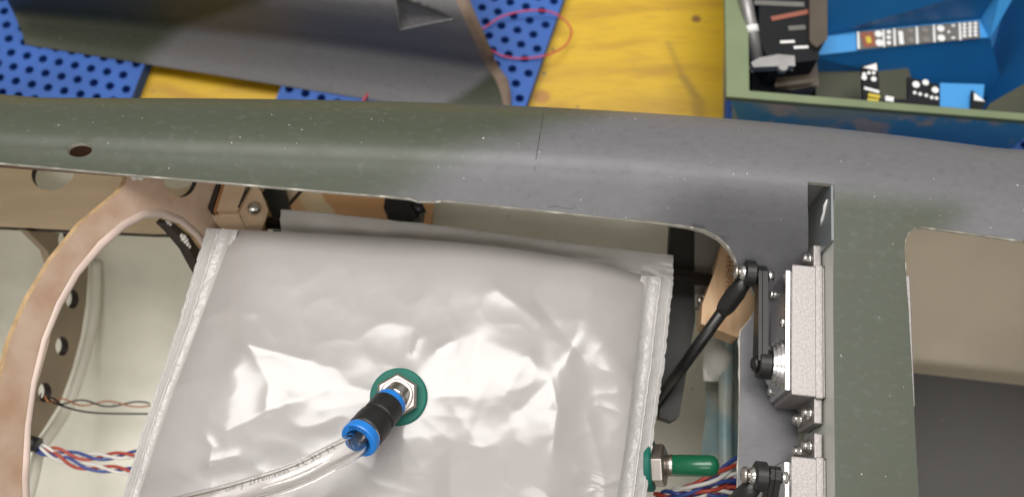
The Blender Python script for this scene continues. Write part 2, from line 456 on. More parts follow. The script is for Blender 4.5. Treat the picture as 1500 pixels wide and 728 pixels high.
ng = N.new('ShaderNodeTexNoise'); ng.inputs['Scale'].default_value = 70; ng.inputs['Detail'].default_value = 8
L.new(mg.outputs[0], ng.inputs['Vector'])
c = mixcol(m, c, (0.33, 0.19, 0.01), mth(m, 'MULTIPLY', sstep(m, ng.outputs['Fac'], 0.48, 0.72), 0.40))
c = add_specks(m, c, pos, 120, 0.09, (0.16, 0.11, 0.04))
L.new(c, b.inputs['Base Color']); b.inputs['Roughness'].default_value = 0.46
bp = N.new('ShaderNodeBump'); bp.inputs['Strength'].default_value = 0.15; bp.inputs['Distance'].default_value = 0.0006
L.new(nz.outputs['Fac'], bp.inputs['Height']); L.new(bp.outputs['Normal'], b.inputs['Normal'])

tb = MB()
tb.box(Vector((0, 60, ZT - 12)), 900, 900, 24, (Vector((1, 0, 0)), Vector((0, 1, 0)), E3))
tag(tb.build('workbench_top', 'yellow'), kind='structure')

def foam_mat(label, corner, ex, ey, nx, ny, px_, py_):
    """perforated mat: staggered rows of real holes; corner, unit axes, counts, pitch"""
    mb = MB(); h = ZM - ZT - 0.3; r = px_ * 0.27
    ez = Vector((0, 0, 1)); K = 12
    def cell(c, w, d, hole):
        hw, hd = w / 2, d / 2
        q = [(-hw, -hd), (0, -hd), (hw, -hd), (hw, 0), (hw, hd), (0, hd), (-hw, hd), (-hw, 0)]
        if not hole:
            mb.add([c + ex * a + ey * b_ for a, b_ in (q[0], q[2], q[4], q[6])], [(0, 1, 2, 3)]); return
        sq = []
        for k in range(8):
            sq.append(q[k])
        circ = [(r * math.cos(a), r * math.sin(a)) for a in [math.atan2(s[1], s[0]) for s in q]]
        vs = [c + ex * a + ey * b_ for a, b_ in sq] + [c + ex * a + ey * b_ for a, b_ in circ] + [c + ex * a + ey * b_ - ez * 6.5 for a, b_ in circ]
        fs = [(k, (k + 1) % 8, 8 + (k + 1) % 8, 8 + k) for k in range(8)]
        fs2 = [(8 + k, 8 + (k + 1) % 8, 16 + (k + 1) % 8, 16 + k) for k in range(8)] + [tuple(16 + k for k in range(8))]
        mb.add(vs, fs); mb.add(vs, fs2, 0, False)
    for j in range(ny):
        y = (j + 0.5) * py_
        offs = 0 if j % 2 == 0 else px_ / 2
        if offs: cell(corner + ex * (px_ / 4) + ey * y, px_ / 2, py_, False)
        for i in range(nx if not offs else nx - 1):
            cell(corner + ex * (offs + (i + 0.5) * px_) + ey * y, px_, py_, True)
        if offs: cell(corner + ex * (nx * px_ - px_ / 4) + ey * y, px_ / 2, py_, False)
    W, D = nx * px_, ny * py_
    c4 = [corner, corner + ex * W, corner + ex * W + ey * D, corner + ey * D]
    vs = c4 + [p - ez * h for p in c4]
    mb.add(vs, [(0, 4, 5, 1), (1, 5, 6, 2), (2, 6, 7, 3), (3, 7, 4, 0), (4, 7, 6, 5)])
    o = mb.build('perforated_mat', 'mat_blue')
    tag(o, label, 'foam mat', 'blue perforated mats on the yellow bench')
pitch = 8.6; row = pitch * 0.866
# left mat: right edge through two pixels
def edge_mat(label, a, b, nx, ny, right=True, shift=0.0):
    d = (a - b).normalized()                     # up the edge
    n = Vector((d.y, -d.x, 0))                   # to the right
    start = b - d * (ny * row * shift)
    if right:
        foam_mat(label, start - n * (nx * pitch), n, d, nx, ny, pitch, row)
    else:
        foam_mat(label, start, n, d, nx, ny, pitch, row)
edge_mat('blue perforated foam mat at far left under the pointed end of the camouflaged shell', P(212, 95, ZM), P(193, 143, ZM), 15, 40, True, 0.55)
edge_mat('blue perforated foam mat beside the yellow board, crossed by the red wire loop', P(825, 0, ZM), P(770, 157, ZM), 14, 40, True, 0.55)
edge_mat('blue perforated foam mat under the green rimmed cockpit tub', P(1066, 0, ZM), P(1064, 170, ZM), 24, 40, False, 0.55)

# ------------------------------------------------------------------ red wires on the bench
mb = MB()
mb.tube(smooth_path([P(690, 48, ZM + 1), P(708, 42, ZM + 2), P(735, 25, ZM + 4), P(775, 16, ZM + 6), P(812, 20, ZM + 4), P(836, 42, ZM + 1), P(830, 65, ZT + 5), P(805, 80, ZM + 2), P(770, 86, ZM + 2), P(738, 83, ZM + 2), P(715, 72, ZM + 2), P(690, 66, ZM + 1)]), 0.42, 8)
tag(mb.build('red_wire', 'red_wire'), 'thin red wire looping over the blue mat onto the yellow board', 'wire', 'thin red wires')
mb = MB()
mb.tube(smooth_path([P(545, 120, ZM + 1), P(541, 135, ZM + 1), P(536, 142, ZM + 2), P(528, 156, ZM + 1)]), 0.6, 8)
tag(mb.build('red_wire', 'red_wire'), 'short end of red wire poking out under the lower rim of the camouflaged shell', 'wire', 'thin red wires')

# ================================================================== HATCH SHELL (upper left)
zr = ZM + 0.6
prR = [(742, 178, zr), (737, 148, zr + 4), (727, 118, zr + 10), (712, 97, zr + 16), (703, 78, zr + 28), (686, 40, zr + 48), (668, 0, zr + 60), (640, -70, zr + 68), (612, -150, zr + 64), (595, -230, zr + 40), (585, -290, zr)]
prL = [(37, 66, zr), (33, 52, zr + 2), (26, 34, zr + 6), (18, 16, zr + 10), (12, 4, zr + 20), (4, -14, zr + 34), (-6, -45, zr + 44), (-20, -95, zr + 46), (-34, -145, zr + 38), (-45, -190, zr + 20), (-50, -215, zr)]
cR = smooth_path([P(*p) for p in prR], 9); cL = smooth_path([P(*p) for p in prL], 9)
nu = len(cR); nv = 230
pts = []
for j in range(nv):
    t = j / (nv - 1)
    for i in range(nu):
        p = cL[i].lerp(cR[i], t)
        bulge = math.sin(math.pi * t) * 6.0 * math.sin(math.pi * i / (nu - 1))
        pts.append(p + Vector((0, 0, bulge)))
from mathutils.bvhtree import BVHTree
_bvh = BVHTree.FromPolygons(pts, [(j * nu + i, j * nu + i + 1, (j + 1) * nu + i + 1, (j + 1) * nu + i) for j in range(nv - 1) for i in range(nu - 1)])
plain = list(pts)
def duct_depth(px, py):
    """a shallow ramp, deepest at its wide end, inside a triangle of the photograph"""
    T = ((578, -6), (585, 44), (664, 28)); d = []
    for a, b_ in ((0, 1), (1, 2), (2, 0)):
        (ax_, ay_), (bx_, by_) = T[a], T[b_]
        d.append(-((bx_ - ax_) * (py - ay_) - (by_ - ay_) * (px - ax_)) / math.hypot(bx_ - ax_, by_ - ay_))
    if min(d) <= -1: return 0.0
    e = min(1, (d[0] + 1) / 6) * min(1, (d[1] + 1) / 8) * min(1, (d[2] + 1) / 3)
    return max(0, e) * 4.5 * max(0.1, (670 - px) / 92)
_g = np.array([tuple(p) for p in plain]).reshape(nv, nu, 3)
_n = np.cross(np.gradient(_g, axis=1), np.gradient(_g, axis=0)); _n /= np.linalg.norm(_n, axis=2, keepdims=True)
if _n[nv // 2, nu // 3, 2] < 0: _n = -_n
_n = _n.reshape(-1, 3); hits = 0
for i_, p in enumerate(plain):
    q = proj(p)
    if 570 < q[0] < 672 and -12 < q[1] < 52:
        dd = duct_depth(*q)
        if dd > 0:
            n_ = Vector(_n[i_]); n_ = n_ if n_.dot(CAM - p) > 0 else -n_
            pts[i_] = p - n_ * dd; hits += 1
print('duct verts', hits)
shellA, shellB = P(350, 0, -125), P(215, 92, zr)
dS = shellB - shellA; nS = Vector((-dS.y, dS.x, 0)).normalized()
if nS.x > 0: nS = -nS
cA, cB = P(640, 152, -160), P(715, 108, -153)
dC = cB - cA; nC = Vector((-dC.y, dC.x, 0)).normalized()
if nC.x < 0: nC = -nC
def shell_fac(m, X, Y, Z, wob):
    kz = (shellA.x - shellB.x) / (shellA.z - shellB.z)
    d = mth(m, 'SUBTRACT', mth(m, 'MULTIPLY_ADD', Z, kz, shellB.x - kz * shellB.z), X)
    a = sstep(m, mth(m, 'ADD', d, wob), -8, 8)
    d2 = lin(m, X, Y, nC.x, nC.y, -(nC.x * cA.x + nC.y * cA.y))
    return mth(m, 'MAXIMUM', a, sstep(m, mth(m, 'ADD', d2, mth(m, 'MULTIPLY', wob, 0.4)), -2.5, 2.5))
M['shell_paint'] = camo('shell_camouflage_paint', None, build=shell_fac, rough=0.58, olive=(0.045, 0.052, 0.03), grey=(0.15, 0.148, 0.152))
sh = thing('hatch_shell', P(380, 60, ZM), 'grey and olive camouflaged fuselage shell with a triangular intake, lying across the far mats', 'model part')
def thick_shell(pts, nu, nv, t):
    A = np.array([tuple(p) for p in pts]).reshape(nv, nu, 3)
    du = np.gradient(A, axis=1); dv = np.gradient(A, axis=0)
    n = np.cross(du, dv); n /= np.linalg.norm(n, axis=2, keepdims=True)
    if n[nv // 2, nu // 2, 2] < 0: n = -n
    B = A - n * t
    return [Vector(x) for x in A.reshape(-1, 3)], [Vector(x) for x in B.reshape(-1, 3)]
o_, i_ = thick_shell(plain, nu, nv, 8)
i_ = [Vector((p.x, p.y, max(p.z, ZM + 0.6))) for p in i_]
o_ = list(pts); mb = MB(); n0 = nu * nv
mb.grid(o_, nu, nv, 0)
mb.grid(i_, nu, nv, 1)
mb.f[-(nu - 1) * (nv - 1):] = [f[::-1] for f in mb.f[-(nu - 1) * (nv - 1):]]
allv = o_ + i_
rimf = []
for j in (0, nv - 1):
    for i in range(nu - 1):
        a, b_ = j * nu + i, j * nu + i + 1
        rimf.append((a, b_, b_ + n0, a + n0))
for i in (0, nu - 1):
    for j in range(nv - 1):
        a, b_ = j * nu + i, (j + 1) * nu + i
        rimf.append((a, b_, b_ + n0, a + n0))
mb.add(allv, rimf, 2)
shell = mb.build('shell_skin', ['shell_paint', 'cream', 'tan_edge'], sh, weld=True, sharp=50)
mb = MB(); vs = []
for i, p in enumerate(cR):
    t_ = i / (len(cR) - 1); w_ = 6.2 * min(1, 0.35 + 3 * t_)
    vs += [p + Vector((-0.3, 0, 0.05)), p + Vector((w_ * 0.5, 0.4, -0.4)), p + Vector((w_, 0.8, -2.2)), p + Vector((w_, 0.8, -6.0))]
vs = [Vector((p.x, p.y, max(p.z, ZM + 0.3))) for p in vs]
mb.grid(vs, 4, len(cR)); mb.build('end_flange', 'tan_edge', sh)
# triangular intake: a ramp cut into the skin
def on_shell(px, py):
    hit = _bvh.ray_cast(CAM, ray(px, py).normalized())
    return hit[0]
def edge_on_shell(a, b_, n=9): return [on_shell(a[0] + (b_[0] - a[0]) * t, a[1] + (b_[1] - a[1]) * t) for t in np.linspace(0, 1, n)]
lip = MB()
lip.tube(edge_on_shell((578, -6), (585, 44)) + edge_on_shell((585, 44), (664, 28))[1:], 0.38, 8)
M['pale_lip'] = pmat('pale_grey_lip', (0.27, 0.27, 0.27), 0.5, var=0.2, vscale=200)  # paler grey than the skin, for the intake's left and lower edges
lip.build('intake_lip', 'pale_lip', sh)
mb = MB(); mb.tube(edge_on_shell((578, -6), (664, 28)), [0.7 - 0.06 * k for k in range(9)], 8); mb.build('intake_shade_strip', 'dark_former', sh)  # dark strip put in for the shade under the intake's upper edge

# ================================================================== COCKPIT TUB (upper right)
zR = -98.0
tub = thing('cockpit_tub', P(1300, 60, ZM), 'blue cockpit tub with pale green rim and instrument panels', 'model cockpit')
outer = [P(1058, -220, zR), P(1064, 142, zR), P(1540, 180, zR), P(1680, -220, zR)]
inner = [P(1094, -190, zR), P(1098, 133, zR), P(1512, 167, zR), P(1600, -190, zR)]
mb = MB()
n = 4
dn = Vector((0, 0, -3.2))
vs = outer + inner + [p + dn for p in outer] + [p + dn for p in inner]
fs = []
for i in range(n):
    j = (i + 1) % n
    fs += [(i, j, 4 + j, 4 + i), (i, 8 + i, 8 + j, j), (4 + i, 4 + j, 12 + j, 12 + i), (8 + i, 12 + i, 12 + j, 8 + j)]
mb.add(vs, fs)
mb.build('tub_rim', 'tub_green', tub, bevel=0.5)
cen = sum(outer, Vector()) / 4
def shrink(p, k, z): q = cen + (p - cen) * k; q.z = z; return q
wo = [outer[0], P(1100, 146, zR), P(1500, 193, zR), outer[3]]
wt = [shrink(p, 0.975, zR - 3.1) for p in outer]; wb = [shrink(p, 0.95, ZM + 0.6) for p in outer]; wb[0].x += 22; wb[1].x += 22
it = [shrink(p, 0.999, zR - 3.1) for p in inner]; ib = [shrink(p, 0.93, ZM + 8) for p in inner]
m = pmat('weathered_tub_paint', (0.045, 0.12, 0.22), 0.5, var=0.05)
N, L = nodes_of(m); b = N['Principled BSDF']
(X, Y, Z), pos = pos_xy(m)
nz = N.new('ShaderNodeTexNoise'); nz.inputs['Scale'].default_value = 26; nz.inputs['Detail'].default_value = 5
L.new(pos, nz.inputs['Vector'])
c = mixcol(m, (0.09, 0.42, 0.70), (0.38, 0.50, 0.45), sstep(m, mth(m, 'ADD', nz.outputs['Fac'], mth(m, 'MULTIPLY', sstep(m, Z, -118, -100), 0.16)), 0.52, 0.68))
n2 = N.new('ShaderNodeTexNoise'); n2.inputs['Scale'].default_value = 48; n2.inputs['Detail'].default_value = 4
L.new(pos, n2.inputs['Vector'])
c = mixcol(m, c, (0.62, 0.56, 0.46), sstep(m, n2.outputs['Fac'], 0.55, 0.63))
L.new(c, b.inputs['Base Color'])
M['tub_worn'] = m
mb = MB()
mb.add(wt + wb, [(i, 4 + i, 4 + (i + 1) % 4, (i + 1) % 4) for i in range(4)] + [(4, 7, 6, 5)], 0)
mb.add(it + ib, [((i + 1) % 4, 4 + (i + 1) % 4, 4 + i, i) for i in range(4)] + [(4, 5, 6, 7)], 1)
mb.build('tub_wall', ['tub_worn', 'tub_blue'], tub)
def slab(pts_px, z, th, name, mat, parent, bevel=0.0):
    mb = MB(); mb.prism([P(x, y, zz if isinstance(z, list) else z) for (x, y), zz in zip(pts_px, z if isinstance(z, list) else [0] * len(pts_px))], Vector((0, 0, -th)))
    return mb.build(name, mat, parent, bevel=bevel)
zc = -116.0
# side console: raised back, ledge with the switch strip, and wall under it
mb = MB()
bk = [P(1190, -160, -96), P(1490, -160, -96), P(1465, -20, -96), P(1190, -6, -96)]
lg = [P(1190, 56, zc), P(1258, 46, zc), P(1436, 29, zc), P(1448, 55, zc), P(1255, 75, zc), P(1190, 82, zc)]
mb.prism(bk, Vector((0, 0, -60)))
mb.build('console_back', 'tub_blue', tub, bevel=0.8)
mb = MB()
mb.add([bk[3], bk[2], lg[2], lg[1], lg[0]], [(0, 1, 2, 3, 4)])
mb.add([p + Vector((0, 0, -50)) for p in (bk[3], bk[2])] + [bk[3], bk[2]], [(0, 1, 3, 2)])
mb.build('console_slope', 'tub_blue', tub)
mb = MB(); mb.prism(lg, Vector((0, 0, -34)))
mb.build('console_ledge', 'tub_lit_blue', tub, bevel=0.5)
mb = MB(); mb.prism([P(1186, 83, zc - 1), P(1256, 76, zc - 1), P(1450, 56, zc - 1), P(1475, 150, zc - 36), P(1190, 150, zc - 36)], Vector((0, 0, -3)))
mb.build('console_front', 'tub_blue', tub)
mb = MB(); mb.prism([P(1436, 29, zc + 0.5), P(1470, -30, -95), P(1500, -30, -95), P(1450, 57, zc + 0.5)], Vector((0, 0, -2)))
mb.build('console_end', 'tub_lit_blue', tub)
strip = MB(); strip.prism([P(1255, 47, zc + 0.8), P(1434, 31, zc + 0.8), P(1436, 56, zc + 0.8), P(1256, 73, zc + 0.8)], Vector((0, 0, -0.7)))
strip_o = strip.build('switch_strip', 'panel_grey', tub)
zs = zc + 1.1
def dot(px, py, r, mat='white', z=None, name='gauge', par=None):
    p = P(px, py, zs if z is None else z)
    return MB().cyl(p - E3 * 0.35, p, r, seg=14).build(name, mat, par or strip_o)
def bar(x0, y0, x1, y1, w, mat='white', z=None, name='divider', par=None):
    zz = zs if z is None else z
    a, b_ = P(x0, y0, zz), P(x1, y1, zz); d = (b_ - a); n_ = Vector((-d.y, d.x, 0)).normalized() * (w / 2)
    return MB().prism([a - n_, a + n_, b_ + n_, b_ - n_], Vector((0, 0, -0.4))).build(name, mat, par or strip_o)
for x, k in ((1257, 0), (1294, 3), (1310, 4.5), (1343, 7.5), (1368, 10), (1406, 13)):
    bar(x, 47 - k, x + 1, 72 - k, 0.9)
bar(1263, 59, 1282, 57, 7.6, 'brown_red', name='placard'); bar(1269, 59, 1276, 58.3, 3.4, 'yellow_print', z=zs + 0.2, name='placard')
for x, y in ((1287, 50), (1288, 63), (1334, 45), (1335, 59), (1355, 44), (1357, 58), (1378, 42), (1379, 56)):
    dot(x, y, 1.7 if x in (1378, 1379, 1287, 1288) else 1.5, 'white' if x not in (1334, 1335, 1355, 1357) else 'grey_plate')
for y in (47, 55, 63): dot(1302, y, 1.0)
bar(1319, 46, 1321, 65, 2.0, name='gauge')
for i in range(3):
    for j in range(4): dot(1413 + i * 8, 36 + j * 5.6 - i * 0.7, 0.85)
bar(1394, 38, 1399, 37.6, 1.0); bar(1394, 56, 1399, 55.6, 1.0); dot(1390, 47, 0.6)
# dark footwell, upright panels and blue block beyond the front rim
slab([(1195, 94), (1330, 98), (1345, 150), (1195, 150)], -128, 22, 'footwell_box', 'tub_olive', tub, 1.0)
zp = -108
pan = slab([(1262, 97), (1285, 92), (1291, 156), (1264, 156)], zp, 1.6, 'instrument_panel', 'panel_dark', tub)
mb = MB(); mb.prism([P(1264, 99, zp + 0.4), P(1284, 93, zp + 0.4), P(1285, 104, zp + 0.4)], Vector((0, 0, -0.35))); mb.build('placard', 'white', pan)
for x, y, r in ((1266, 109, 0.9), (1273, 107, 0.8), (1280, 107, 0.8), (1266, 114, 1.2), (1280, 116, 1.2)): dot(x, y, r, z=zp + 0.4, par=pan)
bar(1266, 129, 1288, 135, 1.3, z=zp + 0.4, name='placard', par=pan)
bar(1272, 139, 1289, 142, 1.6, 'yellow_print', zp + 0.4, 'placard', pan); bar(1271, 146, 1287, 148, 1.6, 'yellow_print', zp + 0.4, 'placard', pan)
pan2 = slab([(1330, 113), (1376, 125), (1376, 158), (1292, 158), (1294, 145), (1330, 146)], zp - 1, 1.6, 'instrument_panel', 'panel_dark', tub)
bar(1297, 144, 1309, 146, 2.4, z=zp - 0.6, name='placard', par=pan2)
for x, y, r in ((1342, 124, 1.6), (1356, 121, 1.4), (1370, 132, 1.5), (1340, 136, 0.8), (1348, 138, 0.8), (1357, 140, 0.8), (1365, 143, 0.8), (1372, 144, 0.8)): dot(x, y, r, z=zp - 0.6, par=pan2)
slab([(1377, 122), (1442, 124), (1438, 165), (1377, 160)], zp - 2, 30, 'blue_box', 'tub_lit_blue', tub, 0.8)
pan3 = slab([(1424, 132), (1444, 150), (1436, 166), (1423, 162)], zp + 1, 1.6, 'instrument_panel', 'panel_dark', tub)
mb = MB(); mb.prism([P(1427, 136, zp + 1.4), P(1443, 149, zp + 1.4), P(1427, 147, zp + 1.4)], Vector((0, 0, -0.35))); mb.build('placard', 'white', pan3)
slab([(1450, 152), (1520, 112), (1530, 176), (1440, 168)], zp + 2, 20, 'tub_corner_fillet', 'tub_olive', tub, 0.8)
# ejection seat at the left of the tub
seat = thing('ejection_seat', P(1150, 70, -150), 'dark brown ejection seat with silver rail at the left of the blue tub', 'model seat')
sb = slab([(1112, -160), (1196, -160), (1200, 88), (1130, 96), (1112, 60)], -100, 26, 'seat_back', 'panel_dark', seat, 1.5)
slab([(1186, -160), (1212, -160), (1212, 58), (1196, 70), (1186, 60)], -97, 30, 'side_bolster', 'seat_brown', seat, 1.5)
slab([(1140, 98), (1196, 82), (1200, 125), (1160, 132), (1135, 128)], -112, 12, 'seat_cushion', 'seat_brown', seat, 2.5)
slab([(1100, 100), (1135, 96), (1140, 150), (1102, 150)], -118, 20, 'seat_base', 'panel_dark', seat, 1.5)
bar(1130, 28, 1186, 17, 2.2, 'brown_red', -99.6, 'warning_stripe', sb)
for x0, y0, x1, y1 in ((1143, 62, 1164, 61), (1163, 70, 1184, 69)): bar(x0, y0, x1, y1, 1.2, 'white', -99.6, 'placard', sb)
bar(1155, 42, 1180, 40, 2.2, 'panel_grey', -99.6, 'placard', sb)
bar(1105, 4, 1178, 7, 2.4, 'panel_grey', -99.6, 'placard', sb)
ra = P(1084, -40, -93); rb = P(1110, 92, -104)
MB().cyl(ra, rb, 2.9).build('seat_rail', 'dull_alu', seat)
MB().cyl(ra.lerp(rb, 0.60), ra.lerp(rb, 0.68), 3.15).build('rail_collar', 'white', seat)
mb = MB(); mb.prism([P(1100, 92, -98), P(1112, 85, -98), P(1140, 80, -98), P(1164, 82, -98), P(1165, 97, -98), P(1142, 97, -98), P(1104, 99, -98)], Vector((0, 0, -4)))
mb.build('seat_bracket', 'dull_alu', seat, bevel=1.0)
p = P(1146, 100, -96); MB().cyl(p + E3 * -2, p + E3 * 1.5, 2.0).build('bracket_bolt', 'dull_alu', seat)
bar(1135, 125, 1192, 118, 1.6, 'seat_brown', -109, 'seat_strap', seat)

# ================================================================== FUSELAGE
crest_f = [toF(P(*p, 0)) for p in ((0, 206), (200, 212), (400, 219), (600, 228), (800, 240), (1000, 250), (1180, 260), (1340, 283), (1500, 306))]
ccoef = np.polyfit([c[0] for c in crest_f], [c[1] for c in crest_f], 3)
XLO, XHI = crest_f[0][0], crest_f[-1][0]
def crest(x): return float(np.polyval(ccoef, min(max(x, XLO), XHI)))
x_step = toF(P(1225, 500, 0))[0]
xa, xb = toF(P(880, 320, -10))[0], toF(P(1050, 380, -18))[0]
def sp(x, w): return w * math.log1p(math.exp(max(-30, min(30, x / w))))
def sst(t): t = min(max(t, 0), 1); return t * t * (3 - 2 * t)
def dip(x, d, right):
    if d <= 0: return 0.0
    if right: return -3.5 * (1 - math.exp(-sp(d - 3, 1.2) / 22))
    k = sst((x - xa) / (xb - xa))
    A = 10 + 23 * k; w = 24 - 4.5 * k
    return -(1 - k) * 0.48 * (sp(d - 3, 2.6) - sp(d - 30, 3)) - k * A * (1 - math.exp(-(d / w) ** 2))
BZ = 34.0; HALF = 103.0; ZB = -165.4
def outer_pts(x, Lw, n=18):
    yc = crest(x)
    return [(yc + Lw * math.sin(s), -BZ * (1 - math.cos(s))) for s in np.linspace(0, math.pi / 2, n)]
sil = [(0, 145), (200, 143), (400, 145), (600, 150), (800, 158), (1000, 170), (1200, 186), (1350, 201), (1500, 222)]
sco = np.polyfit([a for a, _ in sil], [b_ for _, b_ in sil], 4)
Lx = []
for x in np.linspace(XLO - 2, XHI + 12, 14):
    lo, hi = 4.0, 60.0
    for _ in range(30):
        mid = (lo + hi) / 2
        best = min((proj(fromF(x, y, z)) for y, z in outer_pts(x, mid)), key=lambda q: q[1])
        if best[1] > np.polyval(sco, min(max(best[0], 0), 1500)): lo = mid
        else: hi = mid
    Lx.append((x, lo))
lco = np.polyfit([a for a, _ in Lx], [b_ for _, b_ in Lx], 3)
def Lof(x): return float(np.polyval(lco, min(max(x, Lx[0][0]), Lx[-1][0])))
print('L', [(round(a), round(b_, 1)) for a, b_ in Lx])
def section(x, right):
    yc = crest(x); Lw = Lof(x); cy = yc - HALF; R = HALF + Lw
    ring = []
    for t in np.linspace(-math.pi / 2, 0, 26)[:-1]:          # keel to far flank
        ring.append((cy + R * abs(math.cos(t)) ** 0.75, -BZ - (-BZ - ZB) * abs(math.sin(t)) ** 0.8))
    ring += outer_pts(x, Lw, 16)[::-1]
    top = np.concatenate([np.linspace(0, 60, 34)[1:], np.linspace(60, HALF, 10)[1:]])
    ring += [(yc - d, dip(x, d, right)) for d in top]
    far = ring[:]
    near = [(2 * cy - y, z) for y, z in far[1:-1]][::-1]
    return ring + near
def hz(x, y):
    yc = crest(x); d = yc - y
    if d < 0:
        s = min(1.0, -d / Lof(x)); return -BZ * (1 - math.sqrt(1 - s * s))
    return dip(x, min(d, HALF), x > x_step)
def PS(px, py):
    """where the ray meets the painted deck"""
    z = -5.0
    for _ in range(25):
        p = P(px, py, z); f = toF(p); z = 0.5 * z + 0.5 * hz(f[0], f[1])
    return P(px, py, z)
cols = [-430, -380, -330, -280] + list(np.arange(-250, x_step - 3, 4.0)) + [x_step - 1.5]
cols_r = [x_step + 4] + list(np.arange(x_step + 8, 250, 4.0)) + [280, 330, 380, 430]
stations = [(x, x, False) for x in cols] + [(x_step - 0.02, x_step + 2.0, False), (x_step + 0.02, x_step + 2.04, True)] + [(x, x, True) for x in cols_r]
OV, IV = [], []
for xo, xi, right in stations:
    r = np.array(section(xo, right)); nr = len(r)
    OV += [fromF(xo, y, z) for y, z in r]
    t = np.roll(r, -1, 0) - np.roll(r, 1, 0)
    nrm = np.stack([-t[:, 1], t[:, 0]], 1); nrm /= np.linalg.norm(nrm, axis=1, keepdims=True)
    ri = r + nrm * 2.0
    cyc = crest(xo) - HALF
    if np.mean((ri[:, 0] - cyc) ** 2) > np.mean((r[:, 0] - cyc) ** 2): ri = r - nrm * 2.0
    IV += [fromF(xi, y, z) for y, z in ri]
ns = len(stations)
mb = MB()
mb.grid(OV, nr, ns, 0, closed=True); mb.grid(IV, nr, ns, 1, closed=True)
k = nr * (ns - 1); mb.f[-k:] = [f[::-1] for f in mb.f[-k:]]
both = OV + IV; no = len(OV); capf = []
for i in range(nr):
    j = (i + 1) % nr
    capf.append((i, i + no, j + no, j)); e = (ns - 1) * nr
    capf.append((e + j, e + j + no, e + i + no, e + i))
mb.add(both, capf, 2)
js = len(cols)
for f_ in range(nr):
    if abs(OV[js * nr + f_].z - OV[(js + 1) * nr + f_].z) > 1.0: mb.mi[js * nr + f_] = 3
for j in range(js + 1, ns - 1):
    for f_ in range(nr): mb.mi[(ns - 1) * nr + j * nr + f_] = 4
fus = thing('model_aircraft_fuselage', fromF(0, crest(0) - HALF, ZB), 'olive and grey camouflaged model aircraft fuselage with open equipment bays', 'model aircraft')
M['bulk'] = pmat('grey_green_bulkhead', (0.58, 0.59, 0.54), 0.45, var=0.05, vscale=50)
M['tan_inner'] = pmat('tan_inner_gelcoat', (0.78, 0.70, 0.57), 0.42, var=0.06, vscale=25)
hull = mb.build('hull_skin', ['deck', 'cream', 'rim', 'bulk', 'tan_inner'], fus, weld=True)

def zcut(pts, z0=-62, z1=25):
    c = MB(); c.prism([Vector((p.x, p.y, z1)) for p in pts], Vector((0, 0, z0 - z1)), 2)
    return c.build('cutter', ['deck', 'cream', 'rim'], weld=True)
edge = [(0, 238), (100, 247), (200, 256), (300, 264), (400, 273), (500, 281.5), (560, 286), (600, 290), (612, 294), (640, 294), (650, 293), (700, 298), (800, 308), (900, 319), (985, 328), (1010, 331), (1032, 336), (1052, 346), (1067, 360), (1077, 378), (1083, 394), (1088, 404), (1099, 417), (1107, 434), (1107, 450), (1100, 466), (1089, 479), (1084, 492), (1084, 560), (1083, 640), (1080, 728)]
op = [PS(x, y) for x, y in edge]
rj = toF(op[-1]); lf = toF(op[0])
ynear = crest(0) - 2 * HALF + 24
op += [fromF(rj[0] - 4, ynear, 0), fromF(-225, ynear, 0), fromF(-225, lf[1] + 1.0, 0)]
cut1 = zcut(op)
e2 = [(1346, 728), (1341, 640), (1336, 540), (1331, 450), (1327, 400), (1325, 362), (1327, 348), (1332, 339), (1341, 333), (1353, 332), (1400, 338), (1450, 345), (1500, 352)]
op2 = [PS(x, y) for x, y in e2]
q = toF(op2[-1]); q0_ = toF(op2[0])
op2 += [fromF(225, q[1] + 0.5, 0), fromF(225, ynear, 0), fromF(q0_[0] - 4, ynear, 0)]
cut2 = zcut(op2)
sl = PS(1183, 262); slf = toF(sl); y_top = toF(PS(1222, 270))[1]
slot_left = toF(P(1183, 330, -14))[0]
cut3 = zcut([PS(1184, 400), PS(1184, 360), PS(1184, 330), PS(1183, 300), PS(1183, 280), PS(1183, 266), fromF(x_step - 0.12, y_top, 0), fromF(x_step - 0.12, ynear + 10, 0), fromF(toF(PS(1184, 400))[0], ynear + 10, 0)], -55)
hc = PS(116, 220)
hole = [hc + Vector((3.9 * math.cos(a), 2.1 * math.sin(a), 0)) for a in np.linspace(0, 2 * math.pi, 21)[:-1]]
cut4 = zcut(hole, -30)
boolean(hull, [cut1, cut2, cut3, cut4])
hull.data.set_sharp_from_angle(angle=math.radians(40))

M['pencil'] = pmat('graphite_line', (0.06, 0.06, 0.058), 0.5, var=0.45, vscale=500)
# a panel line pencilled across the deck
pl = [PS(795, 165 + t * 6) + Vector((0, 0, 0)) for t in range(0, 16)]
mb = MB(); vs = []
for t in range(16):
    p = PS(796 - t * 0.9, 166 + t * 5.6); vs += [p + E1 * -0.11 + E3 * 0.06, p + E1 * 0.11 + E3 * 0.06]
mb.add(vs, [(2 * i, 2 * i + 1, 2 * i + 3, 2 * i + 2) for i in range(15)])
mb.build('panel_line', 'pencil', fus)

# bulkhead behind the servos
bhY = toF(P(1225, 290, 0))[1]
mb = MB(); 
mb.box(fromF(x_step + 1.4, (bhY + ynear) / 2 + 6, -82), 2.2, (bhY - ynear) , 158)
mb.build('servo_bulkhead', 'bulk', fus)

